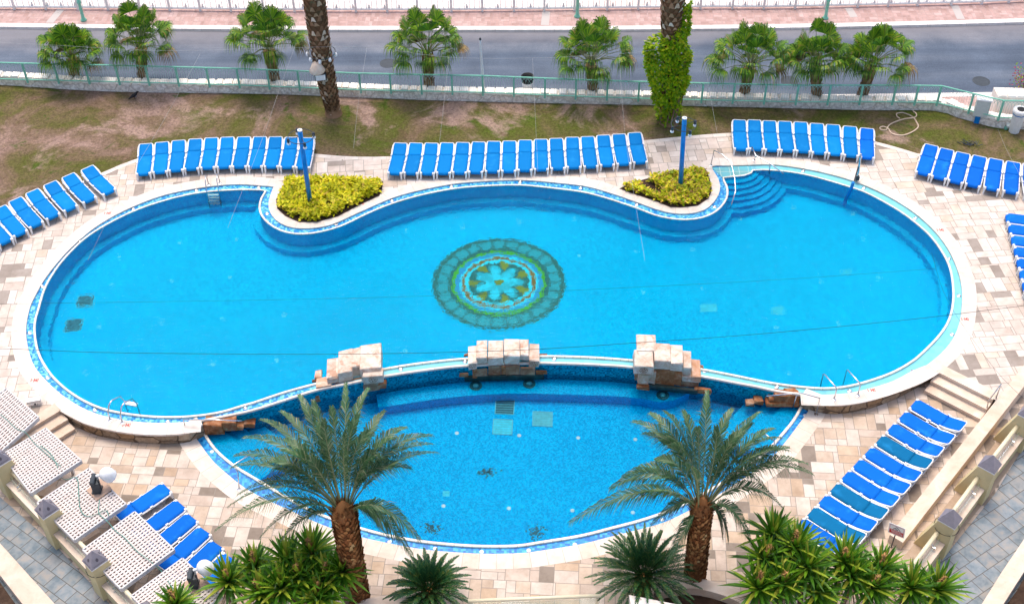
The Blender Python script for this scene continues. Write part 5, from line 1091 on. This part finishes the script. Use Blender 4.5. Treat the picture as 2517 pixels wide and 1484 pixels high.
# corners: pool-side left/top edge runs A (walk side, far) -> B (pool side, far) -> C (pool side, near) -> D (walk side, near)
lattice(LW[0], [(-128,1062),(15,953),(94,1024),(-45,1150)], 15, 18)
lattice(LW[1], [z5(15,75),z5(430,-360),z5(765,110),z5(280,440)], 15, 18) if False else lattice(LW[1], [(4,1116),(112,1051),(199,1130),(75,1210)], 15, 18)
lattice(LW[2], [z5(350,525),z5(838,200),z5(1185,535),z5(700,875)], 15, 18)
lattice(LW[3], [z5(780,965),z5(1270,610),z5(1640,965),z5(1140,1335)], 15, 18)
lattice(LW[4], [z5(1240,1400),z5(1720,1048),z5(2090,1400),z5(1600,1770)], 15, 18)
def globe_lamp(label, bx, by, gx, gy, board):
    z = 0.82; P = [V(at(*z5(x, y), z)) for x, y in board]
    t0 = thing('board', label.replace('globe floodlight standing', 'square brown board lying'), 'board', tuple(P[0])); m = MB(); Q = [p-P[0] for p in P]; m.hexa(Q, [q_+V((0,0,0.03)) for q_ in Q]); m.build('panel', M['board'], t0)
    c = V(at(*z5(bx, by), z+0.03)); t = thing('globe_floodlight', label, 'floodlight', tuple(c))
    m = MB(); m.box((0,0,0.03),(0.30,0.34,0.06)); m.build('foot', M['dark'], t)
    m = MB(); m.box((0,0,0.28),(0.26,0.36,0.44),0.3); m.build('gear_box', M['dark'], t)
    m = MB(); m.tube([(-0.02,-0.2,0.56),(-0.02,0.2,0.58)], 0.085, 10); m.box((0.14,0,0.35),(0.05,0.12,0.55),0.3); m.build('bracket', M['dark'], t)
    g = V(at(*z5(gx, gy), z+0.62))-c; d = (g-V((0,0.05,0.6))).normalized(); ax = V((0.35,0.1,-0.62)).normalized()
    m = MB(); o_ = ax.orthogonal().normalized(); e_ = ax.cross(o_); n = 16; prof = [(0.0,-0.34),(0.12,-0.33),(0.22,-0.26),(0.29,-0.14),(0.31,0.0),(0.30,0.1),(0.31,0.17),(0.28,0.24),(0.0,0.25)]
    for r, zz in prof:
        for k in range(n): m.v.append(tuple(g+(ax*zz+(o_*cos(2*pi*k/n)+e_*sin(2*pi*k/n))*r)*0.8))
    for i in range(len(prof)-1):
        for k in range(n): l = (k+1) % n; m.f.append((i*n+k,i*n+l,i*n+n+l,i*n+n+k))
    m.build('globe', M['globe'], t, True)
    m = MB(); m.tube([V((0,0.12,0.58)), V((0,0.15,0.58))*0.4+g*0.6], 0.05, 8); m.build('neck', M['whitep'], t)
globe_lamp('globe floodlight standing on the third lattice shade', 920, 410, 1015, 262, [(815,415),(965,290),(1060,405),(912,512)])
globe_lamp('globe floodlight standing on the lowest lattice shade', 1832, 1300, 1935, 1140, [(1705,1305),(1870,1190),(1985,1300),(1830,1400)])
# strings of green light cord over the lattices
def cord(label, pts, r, mat, z=None, cat='cable', name='light_cord'):
    P = [V(at(*p)) for p in pts]; o = P[0]; c = smooth3([p-o for p in P]); m = MB(); m.tube(c, r, 4, False); ob = m.build(name, M[mat], loc=tuple(o)); return tag(ob, label, cat, None, 'thing')
def smooth3(p, k=6):
    out = []; n = len(p)
    for i in range(n-1):
        a, b_, c, d = p[max(i-1,0)], p[i], p[i+1], p[min(i+2,n-1)]
        for j in range(k):
            t = j/k; out.append(0.5*(2*b_+(c-a)*t+(2*a-5*b_+4*c-d)*t*t+(3*b_-a-3*c+d)*t**3))
    return out+[p[-1]]
zc = 0.85
cord('green light cord sagging from the second lattice shade to the third', [(*z5(380,-10),zc),(*z5(470,60),zc),(*z5(535,170),zc),(*z5(550,260),zc-0.2),(*z5(620,310),zc-0.35),(*z5(720,290),zc),(*z5(740,400),zc),(*z5(755,580),zc),(*z5(820,655),zc),(*z5(920,630),zc),(*z5(1000,600),zc),(*z5(1025,650),zc)], 0.014, 'gcord')
cord('green light cord lying on the fourth lattice shade', [(*z5(940,500),zc+0.05),(*z5(930,620),zc),(*z5(1000,690),zc),(*z5(1100,800),zc),(*z5(1170,850),zc),(*z5(1290,980),zc),(*z5(1420,1080),zc),(*z5(1520,1170),zc-0.3),(*z5(1600,1290),zc),(*z5(1660,1370),zc)], 0.014, 'gcord')
cord('green light cord crossing the uppermost lattice shade', [(0,1018,zc),(16,1030,zc),(40,1053,zc),(62,1062,zc),(86,1090,zc),(118,1118,zc),(150,1146,zc)], 0.012, 'gcord')
# low bench walls and planter box between the shades
for lab, pts, z in [('short cream wall between the third and fourth lattice shade', [(705,905),(920,765),(945,800),(735,930)], -0.05), ('cream planter box between the second and third lattice shade', [(300,455),(480,330),(560,395),(430,470)], 0.0), ('cream wall end at the uppermost lattice shade', [(-60,-30),(150,-130),(200,-90),(20,20)], 0.0)]:
    P = [V(at(*z5(x, y), z)) for x, y in pts]; m = MB(); m.hexa([V((p.x,p.y,LD-0.1)) for p in P], P); ob = m.build('bench_wall', M['cream']); tag(ob, lab, 'wall', None, 'thing')
q = at(84,987,0.15); t = thing('spotlight', 'white box spotlight on the deck beside the uppermost lattice shade', 'spotlight', (q.x,q.y,0)); m = MB(); m.box((0,0,0.22),(0.5,0.2,0.13),0.25); m.build('housing', M['whitep'], t); m = MB(); m.tube([(0,0,0),(0,0,0.2)], 0.03, 6); m.build('stand', M['dark'], t)
# ================================================================== SMALL THINGS
# red and white warning sign by the low wall
q = at(2190,1345,LD); zs = 0.62; t = thing('warning_sign', 'small red and white warning sign on a thin post by the low wall', 'sign', (q.x,q.y,LD))
c = V(at(2204,1303,0.3))-V((q.x,q.y,LD)); d = V((0.86,-0.5,0)).normalized(); u = V((0,0.25,0.97)).normalized(); n = d.cross(u).normalized(); n = n if n.y < 0 else -n
def quadp(m, x0, x1, y0, y1, off): m.add([c+d*x0+u*y0+n*off, c+d*x1+u*y0+n*off, c+d*x1+u*y1+n*off, c+d*x0+u*y1+n*off], [(0,1,2,3)])
m = MB(); m.hexa([c+d*-0.27+u*-0.2-n*0.015, c+d*0.27+u*-0.2-n*0.015, c+d*0.27+u*-0.2+n*0.0, c+d*-0.27+u*-0.2], [c+d*-0.27+u*0.2-n*0.015, c+d*0.27+u*0.2-n*0.015, c+d*0.27+u*0.2, c+d*-0.27+u*0.2]); m.build('plate', M['whitep'], t)
m = MB(); quadp(m, -0.235, 0.235, -0.165, -0.01, 0.003)
for x0, x1, y0, y1 in [(-0.235,0.235,0.155,0.165),(-0.235,-0.225,-0.01,0.165),(0.225,0.235,-0.01,0.165)]: quadp(m, x0, x1, y0, y1, 0.003)
m.build('red_field', M['red'], t); m = MB()
P = lambda x, y: c+d*x+u*y+n*0.004
for a0, a1 in (((-0.13,0.0),(0.0,0.125)),((0.0,0.125),(0.13,0.0))):
    e = V((a1[0]-a0[0], a1[1]-a0[1])).normalized(); w_ = (-e.y*0.009, e.x*0.009); m.add([P(a0[0]-w_[0],a0[1]-w_[1]),P(a1[0]-w_[0],a1[1]-w_[1]),P(a1[0]+w_[0],a1[1]+w_[1]),P(a0[0]+w_[0],a0[1]+w_[1])], [(0,1,2,3)])
m.add([P(-0.07,0.015),P(-0.01,0.05),P(0.05,0.035),P(0.02,0.01),P(-0.01,0.02)], [(0,1,2,3,4)]); m.build('figure_mark', M['black'], t); m = MB()
random.seed(5)
for r_, y in enumerate((-0.05,-0.09,-0.13)):
    x = -0.19+0.02*r_
    while x < 0.17: w_ = R(0.02,0.05); quadp(m, x, x+w_, y, y+0.018, 0.005); x += w_+0.012
m.build('text_lines', M['whitep'], t); m = MB(); m.tube([(0,0,0),c-n*0.02], 0.02, 6); m.build('post', M['dark'], t)
# litter bins
q = at(1297,237,0.0); t = thing('litter_bin', 'white litter bin with a black bag behind the fence', 'litter bin', (q.x,q.y+0.5,0.0)); m = MB(); m.lathe((0,0,0), [(0.22,0),(0.27,0.62)], 14); m.build('bin', M['whitep'], t, True); m = MB(); m.lathe((0,0,0.622), [(0.275,-0.12),(0.30,0.02),(0.31,0.18),(0.27,0.2),(0.24,0.05),(0.05,0.0)], 14); m.build('bag', M['black'], t, True)
q = at(2492,322,0); t = thing('litter_bin', 'tall white litter bin with an open top at the right edge', 'litter bin', (q.x,q.y,-0.02)); m = MB(); m.lathe((0,0,0), [(0.24,0),(0.30,1.0),(0.34,1.05),(0.34,1.15),(0.30,1.22)], 8); m.build('bin', M['whitep'], t); m = MB(); m.lathe((0.02,-0.02,1.221), [(0.19,0),(0.19,0.012),(0.02,0.012)], 12); m.build('opening', M['black'], t); m = MB(); m.lathe((0,0,0.96), [(0.303,0),(0.307,0.04)], 8); m.build('band', M['bluepaint'], t)
q = at(2397,300,0); t = thing('electrical_cabinet', 'pale grey electrical cabinet on a short blue post by the wall', 'cabinet', (q.x,q.y,-0.02)); m = MB(); m.box((0.12,0,0.85),(0.62,0.36,0.85),-0.25); m.build('body', M['cabinet'], t); m = MB(); m.box((0.12,0,1.31),(0.70,0.44,0.06),-0.25); m.build('lid', M['whitep'], t); m = MB(); m.box((0.05,0,0.22),(0.22,0.2,0.44),-0.25); m.build('post', M['bluepaint'], t)
q = at(2472,316,0); t = thing('garden_spotlight', 'small white and green garden spotlight on the lawn by the wall', 'spotlight', (q.x,q.y,-0.02)); m = MB(); m.tube([(0,0,0.18),(0.28,-0.06,0.24)], [0.12,0.15], 10); m.build('housing', M['cabinet'], t); m = MB(); m.box((0,0,0.06),(0.14,0.14,0.13)); m.build('foot', M['green'], t)
q = at(2382,357,0); random.seed(6); m = MB()
for k in range(22): a = R(0,pi); p = V((R(-.35,.35),R(-.15,.15),R(0.01,0.1))); m.tube([p,p+V((cos(a)*0.25,sin(a)*0.2,R(-.02,.05)))], 0.016, 4)
tag(m.build('dead_twigs', M['dark'], loc=(q.x,q.y,0)), 'small heap of dark dead twigs on the right lawn', 'twigs', None, 'thing')
r4 = lambda x, y: (1861.6+x/3.837, y/3.837, 0.0)
cord('pale garden hose looped on the right lawn', [r4(*p) for p in [(1465,1045),(1500,1080),(1480,1110),(1380,1125),(1290,1155),(1240,1185),(1215,1225),(1170,1225),(1155,1205),(1190,1195),(1235,1215),(1270,1260),(1360,1278),(1450,1250),(1515,1200),(1500,1150),(1460,1100),(1380,1065),(1320,1070),(1315,1095),(1345,1120)]], 0.03, 'hose', cat='hose', name='garden_hose')
# crow
q = at(331,243,0); t = thing('crow', 'black and grey crow standing on the left lawn', 'bird', (q.x,q.y,-0.02), 0.6); m = MB(); m.tube([(-0.30,0,0.10),(-0.16,0,0.16),(-0.02,0,0.2),(0.1,0,0.25),(0.16,0,0.31),(0.21,0,0.325),(0.28,0,0.31)], [0.015,0.05,0.085,0.075,0.05,0.045,0.008], 9); m.build('body', M['black'], t, True)
m = MB(); m.tube([(0.12,0,0.16),(0.02,0,0.135)], 0.06, 7); m.build('breast', M['cap'], t, True)
for s in (-1, 1): m = MB(); m.tube([(0,s*0.035,0.13),(0.01,s*0.035,0.0)], 0.009, 4); m.build('leg', M['black'], t)
# floor grates and patches
def floorpanel(label, pts, mat, zs, zf, name='pool_grate', cat='grate', group=None, lines=True):
    P = [wat(x, y, zf+0.012, zs) for x, y in pts]; o = sum(P, V())/4; t = thing(name, label, cat, tuple(o), 0, group); m = MB(); Q = [p-o for p in P]; m.hexa(Q, [v+V((0,0,0.01)) for v in Q]); m.build('panel', M[mat], t)
    if lines:
        m = MB()
        for a_, b_ in zip(Q, Q[1:]+Q[:1]): m.tube([a_+V((0,0,0.014)), b_+V((0,0,0.014))], 0.022, 4)
        for k in range(1, 6): m.tube([Q[0].lerp(Q[3], k/6)+V((0,0,0.012)), Q[1].lerp(Q[2], k/6)+V((0,0,0.012))], 0.01, 4)
        m.build('grille', M['grate2'], t)
floorpanel('dark green floor grate on the left pool floor, upper of two', [(192,729),(230,726),(227,752),(189,754)], 'grate', -0.012, -1.6)
floorpanel('dark green floor grate on the left pool floor, lower of two', [(165,787),(206,784),(197,812),(158,815)], 'grate', -0.012, -1.6)
floorpanel('dark square grate in the lower pool, above the pale one', [(1219,982),(1265,983),(1262,1018),(1217,1016)], 'grate', ZL, FL)
floorpanel('pale square grate with a cross in the lower pool', [(1213,1030),(1260,1032),(1258,1068),(1211,1066)], 'patch', ZL, FL)
floorpanel('pale striped grate in the lower pool, right of the others', [(1310,1011),(1358,1013),(1357,1048),(1309,1046)], 'grate2', ZL, FL)
for i, (x, y, w_, h_) in enumerate([(1742,757,20,9),(1912,762,15,9),(2080,670,13,5)]): floorpanel(['pale turquoise patch right of the middle of the pool floor','pale turquoise patch second from the right on the pool floor','pale turquoise patch nearest the right pool wall'][i], [(x-w_,y-h_),(x+w_,y-h_),(x+w_,y+h_),(x-w_,y+h_)], 'patch', -0.012, -1.6, 'floor_patch', 'tile patch', 'pale tile patches on the pool floor', False)
floorpanel('small turquoise square on the lower pool floor', [(1088,1206),(1105,1206),(1105,1219),(1088,1219)], 'patch', ZL, FL, 'floor_patch', 'tile patch', None, False)
random.seed(15)
for lab, x, y, w_, h_ in [('dark patch of missing mosaic in the middle of the lower pool',1195,1160,24,9),('dark patch of missing mosaic near the lower left pool edge',1060,1298,22,14),('dark patch of missing mosaic near the lower pool edge, right of centre',1318,1308,22,15)]:
    o = wat(x, y, FL, ZL); m = MB()
    for k in range(60):
        p = wat(x+random.gauss(0,w_*0.5), y+random.gauss(0,h_*0.5), FL, ZL)-o; m.box((p.x,p.y,0.006),(R(0.03,0.08),R(0.03,0.07),0.006),R(0,0.2))
    tag(m.build('bare_patch', M['grate'], loc=tuple(o)), lab, 'bare patch', None, 'thing')
# inlet caps: floor and gutter
GUT = [(483,468.6),(636,460.8),(328,515),(197,595),(104,704.5),(73,819),(117,929),(233,1008),(412.6,1037),(603,1002),(656.6,525.5),(826,551.4),(963.6,494),(1109.5,459),(1278.5,448.3),(1427,463),(1565,503.8),(1756.7,509),(1974,421),(2122.7,463),(2250,536.5),(2332,636),(2356.8,727),(2340,822),(2244,913),(2088,961),(1909,951),(985,908),(1143,889),(1362,883),(1732,912)]
GUT2 = [(754,1268.5),(957.6,1331),(1069.7,1347.6),(1184,1355.5),(1299.6,1352),(1413,1338),(1525.6,1312.7),(1627,1276.7),(521,1110),(1979,1021)]
def capmesh(mat, r, name, lab, cat, group, pts, f):
    src = None
    for (x, y) in pts:
        p = f(x, y)
        if src is None:
            m = MB(); m.lathe((0,0,0), [(r,0),(r,0.015),(r*0.6,0.03),(r*0.3,0.024),(0.0,0.024)], 10); src = m.build(name, mat); o = src
        else: o = src.copy(); col.objects.link(o)
        o.location = p; tag(o, lab, cat, group, 'thing')
capmesh(M['chrome'], 0.09, 'gutter_drain', 'small round drain cap in the upper pool gutter', 'drain cap', 'drain caps round the upper pool gutter', GUT, lambda x, y: at(x, y, -0.068))
capmesh(M['glow'], 0.075, 'gutter_drain', 'small white drain cap in the lower pool gutter', 'drain cap', 'drain caps round the lower pool gutter', GUT2, lambda x, y: at(x, y, ZL-0.046))
FU = [(441.7,597),(580.6,589),(293,631),(275,699),(421,690),(565.5,682),(244.5,802.7),(397,792),(548.6,783.7),(208.5,914.5),(367.5,905),(523.8,894.5),(698,774),(681,884),(995.4,863),(1137,558.5),(999,565),(1276,546),(1412,537.7),(1423.4,629),(1563,619),(1703,612.5),(1580,719),(1726,709),(1841,603),(1821,538),(1950,508.5),(2096,524.7),(2122,587),(2018,692),(2161,682),(2059.7,793.6),(1909,804),(2088,875),(1940.6,918.4)]
FL2 = [(1276,1070),(1421,1075.6),(1561.5,1079.5),(979.8,1056),(1123,1063.9),(936.7,1237),(1090,1243),(1250.8,1248.5),(1407,1254),(1555.5,1259)]
capmesh(M['glow2'], 0.065, 'floor_inlet', 'small pale inlet on the upper pool floor', 'inlet', 'inlets on the upper pool floor', FU, lambda x, y: wat(x, y, -1.59, -0.012))
capmesh(M['glow'], 0.075, 'floor_inlet', 'white round inlet on the lower pool floor', 'inlet', 'inlets on the lower pool floor', FL2, lambda x, y: wat(x, y, FL+0.01, ZL))
def light(lab, x, y):
    p = wat(x, y, -1.04, ZL); t = thing('underwater_light', lab, 'pool light', tuple(p), 0, 'round lights on the lower pool bench'); m = MB(); m.lathe((0,0,0), [(0.24,0),(0.24,0.03),(0.17,0.035),(0.16,0.02),(0.0,0.02)], 16); m.build('rim', M['grate'], t); m = MB(); m.lathe((0,0,0.021), [(0.12,0),(0.08,0.06),(0,0.07)], 14); m.build('lens', M['grate2'], t, True)
light('round underwater light under the left rosette of the middle cascade', 1169.5, 948); light('round underwater light under the right rosette of the middle cascade', 1301, 943); light('round underwater light below the right cascade', 1629, 971)
# mosaic medallion on the pool floor
zf = -1.592; L_, R_ = wat(1063,694,zf,-0.012), wat(1390,694,zf,-0.012); c = (L_+R_)/2; RR = (R_-L_).length/2; ctr = wat(1226,694,zf,-0.012)
tt = NT('mosaic_medallion', 0.4, 0.3); o_ = tt.obj(); wob = tt.vm('SCALE', tt.vm('SUBTRACT', tt.noise(o_, 2.6, 3, 0.6, True), (0.5,0.5,0.5)), 0.42/1.0)
v = tt.vm('ADD', o_, wob); x, y, z_ = tt.sep(v); rr_ = tt.ma('DIVIDE', tt.vm('LENGTH', tt.comb(x, y, 0.0)), RR); ang = tt.ma('ARCTAN2', y, x)
pet = tt.ma('COSINE', tt.ma('MULTIPLY', ang, 7.0)); rim = tt.ma('COSINE', tt.ma('MULTIPLY', ang, 26.0)); cell = tt.wn(tt.vm('FLOOR', tt.vm('SCALE', o_, 14.0)))
teal, turq, lime, brown, cyan, gold = (0.0,0.15,0.13), (0.0,0.38,0.45), (0.06,0.46,0.005), (0.30,0.15,0.02), (0.0,0.74,0.90), (0.26,0.28,0.01)
base = tt.ramp(rr_, [(0, gold), (0.06, teal), (0.085, cyan), (0.46, cyan), (0.505, brown), (0.555, cyan), (0.59, (0.0,0.32,0.60)), (0.655, lime), (0.70, teal), (0.77, turq), (0.925, teal), (0.995, (0.0,0.30,0.36))], True)
pr = tt.ma('ADD', 0.335, tt.ma('MULTIPLY', tt.ma('SUBTRACT', tt.ma('MULTIPLY', tt.ma('ABSOLUTE', tt.ma('COSINE', tt.ma('MULTIPLY', ang, 3.5))), 2.0), 1.0), 0.10)); inp = tt.ma('SUBTRACT', rr_, pr); infl = tt.ma('MULTIPLY', tt.ma('LESS_THAN', rr_, 0.46), tt.ma('GREATER_THAN', rr_, 0.07))
flw = tt.ramp(inp, [(0, cyan), (0.0, teal)]); shade = tt.mix(tt.step(inp, -0.10, 0.0), tt.mix(tt.step(tt.noise(o_, 1.6, 4), 0.4, 0.6), cyan, (0.0,0.50,0.62)), teal); shade = tt.mix(tt.step(inp, 0.01, 0.04), shade, tt.mix(tt.step(pet, -0.55, -0.25), gold, teal))
k = tt.mix(infl, base, shade)
ringm = tt.ma('MULTIPLY', tt.ma('GREATER_THAN', rr_, 0.77), tt.ma('LESS_THAN', rr_, 0.925)); k = tt.mix(tt.ma('MULTIPLY', ringm, tt.ma('MULTIPLY', tt.ma('GREATER_THAN', rim, 0.72), 0.7)), k, teal)
k = tt.mix(0.35, k, tt.ramp(cell, [(0, (0.55,0.6,0.6)), (1, (1.15,1.15,1.15))]), 'MULTIPLY'); M['medal'] = tt.col(k)
m = MB(); m.lathe((0,0,0), [(RR,0),(RR,0.006),(0.001,0.006)], 64); tag(m.build('mosaic_medallion', M['medal'], loc=(c.x,ctr.y,zf)), 'round green and turquoise flower mosaic on the upper pool floor', 'mosaic', None, 'thing')
# overhead cables
for lab, pts, r, mt in [('dark cable crossing above the rock cascades', [(-300,852,3),(0,856.5,3),(260,866,3),(655,870,3),(927.6,869,3),(1278,860,3),(1610,839,3),(1861,821,3),(2226,786,3),(2517,751,3),(2800,715,3)], 0.008, 'wire'),
 ('thin cable crossing above the middle of the pool', [(-200,750,3),(127,745,3),(655,737,3),(1060,727,3),(1391,714,3),(1901,688,3),(2300,660,3)], 0.004, 'wire'),
 ('pale cable above the left lawn', [(492,133,4),(400,300,3.6),(300,470,3.2),(216,640,2.6)], 0.004, 'wirel'), ('pale cable running to the left lounger row', [(724,117,4),(680,240,4),(645,341,4),(560,560,3.4)], 0.004, 'wirel'),
 ('pale cable left of the middle of the lawn', [(901.6,117,4),(880,260,4),(869,365,3.8)], 0.004, 'wirel'), ('pale cable over the left end of the long lounger row', [(1103.6,141,4),(1087,290,4),(1079,360,4)], 0.004, 'wirel'),
 ('pale cable over the middle of the long lounger row', [(1309,143,4),(1316,290,4),(1322,420,4)], 0.004, 'wirel'), ('pale cable left of the ivy covered palm', [(1521.7,133,4),(1531,270,4),(1544,386,4),(1585,640,4)], 0.004, 'wirel'),
 ('pale cable right of the ivy covered palm', [(1730,141,4),(1745,230,4),(1763,328,4)], 0.004, 'wirel'), ('thin cable strung above the fence and the fan palms', [(-200,95,4.2),(140,112,4.2),(400,125,4.2),(700,118,4.2),(901,117,4.2),(1104,141,4.2),(1309,143,4.2),(1521,133,4.2),(1640,118,4.2)], 0.004, 'wirel'),
 ('pale cable over the right pool end', [(2517,980,2.4),(2440,900,3),(2330,740,3),(2290,620,3)], 0.004, 'wire'), ('pale cable falling to the fourth upper lounger', [(2453,318,0.1),(2480,380,1.0),(2530,470,2.0)], 0.004, 'wirel')]:
    cord(lab, pts, r, mt, name='overhead_cable')
# bottom planters, rail and slab
def planter(label, outer, z, thick, name='planter_wall'):
    c = smooth([at2(x, y, z) for x, y in outer], False, 0.25); m = MB(); m.sweep(c, [(0.0,LD-0.05),(0.0,z),(-thick,z+0.002),(-thick,LD-0.05)]); ob = m.build(name, M['cream']); tag(ob, label, 'planter wall', None, 'thing')
    m = MB(); m.sheet(offset(c, -thick+0.01)+[at2(outer[-1][0], 1620, LD), at2(outer[0][0], 1620, LD)], LD+0.25); struct(m.build('planter_soil', M['soil']))
planter('curved cream planter wall at the foot of the right date palm', [(1610,1432),(1660,1422),(1700,1419),(1750,1427),(1810,1447),(1862,1480),(1900,1530)], 0.05, 0.40)
planter('curved cream planter wall at the foot of the left date palm', [(840,1530),(868,1486),(905,1470),(950,1462),(1010,1462),(1080,1470),(1120,1530)], 0.05, 0.40)
q0, q1 = V(at(1150,1476,0.45)), V(at(1475,1463,0.45)); t = thing('balustrade', 'cream pipe balustrade with glass along the bottom edge', 'balustrade', tuple(V((q0.x,q0.y,LD)))); o = V((q0.x,q0.y,LD))
m = MB(); m.tube([q0-o, q1-o], 0.06, 8); m.build('handrail', M['pipe'], t, True); m = MB(); a_, b_ = q0-o, q1-o; m.hexa([V((a_.x,a_.y,0.05)),V((b_.x,b_.y,0.05)),V((b_.x,b_.y+0.02,0.05)),V((a_.x,a_.y+0.02,0.05))], [V((a_.x,a_.y,0.85)),V((b_.x,b_.y,0.85)),V((b_.x,b_.y+0.02,0.85)),V((a_.x,a_.y+0.02,0.85))]); m.build('glass_panel', M['glass'], t)
for f in (0.02, 0.98):
    p = a_.lerp(b_, f); m = MB(); m.box((p.x,p.y,0.45),(0.09,0.09,0.9)); m.build('post', M['pipe'], t)
z = 0.9; P = [at(x, y, z) for x, y in [(1560,1540),(1546.5,1461),(1668,1485),(1900,1530),(1900,1600)]]; m = MB(); m.prism([(p.x,p.y) for p in P], LD, z); tag(m.build('stone_slab', M['speckle']), 'speckled pale stone slab at the bottom edge in front of a cycad', 'stone slab', None, 'thing')
q = V(at(2440,283,0)); m = MB(); m.prism([(q.x,q.y),(q.x+6,q.y-0.4),(q.x+6,q.y+0.3),(q.x,q.y+0.75)], -0.2, 1.02); 
for k in range(14): m.box((q.x+0.22+0.42*k, q.y+0.3-0.028*k, 1.05), (0.40,0.72,0.09), -0.06, 0.9)
tag(m.build('stone_pier', M['capstone']), 'pale stone wall standing behind the fence at the right edge', 'wall', None, 'thing')
# red depth marks painted on the coping
random.seed(9); src = None
for x, y in [(312,1044),(86,934),(2143,958),(2373,784),(265,524),(888,500),(1626,465),(2312,565)]:
    p = at(x, y, 0.013)
    if src is None:
        m = MB()
        for k, (dx, w_, h_) in enumerate([(-0.14,0.02,0.16),(-0.08,0.02,0.02),(-0.03,0.025,0.17),(0.02,0.07,0.02),(0.06,0.025,0.15),(0.11,0.02,0.17),(0.03,0.02,0.09)]): m.box((dx,0,0),(w_,h_,0.003))
        src = m.build('depth_mark', M['red']); o = src
    else: o = src.copy(); col.objects.link(o)
    o.location = p; tag(o, 'small faded red depth mark painted on the pool coping', 'depth mark', 'red depth marks on the coping', 'thing')
# ------------------------------------------------------------------ light
w = bpy.data.worlds.new('World'); scene.world = w; w.use_nodes = True; nt = w.node_tree
sky = nt.nodes.new('ShaderNodeTexSky'); sky.sky_type = 'NISHITA'; sky.sun_disc = False; sky.sun_elevation = radians(73); sky.sun_rotation = radians(-15); sky.air_density = 1.0; sky.dust_density = 4.0; sky.ozone_density = 1.0
nt.links.new(sky.outputs[0], nt.nodes['Background'].inputs[0]); nt.nodes['Background'].inputs[1].default_value = 0.15
sd = bpy.data.lights.new('sun', 'SUN'); so = bpy.data.objects.new('sun', sd); col.objects.link(so)
sd.energy = 1.25; sd.angle = radians(22); sd.color = (1, 0.91, 0.80); so.rotation_euler = (radians(-17), 0, radians(15)); so.location = (0, 60, 60)
vs = scene.view_settings; vs.view_transform = 'Standard'; vs.look = 'None'; vs.gamma = 1; vs.exposure = 0.76
scene.cycles.max_bounces = 10; scene.cycles.transmission_bounces = 6; scene.cycles.transparent_max_bounces = 8; scene.cycles.caustics_refractive = True; scene.cycles.caustics_reflective = False
scene.cycles.blur_glossy = 0.5; scene.cycles.sample_clamp_indirect = 4.0
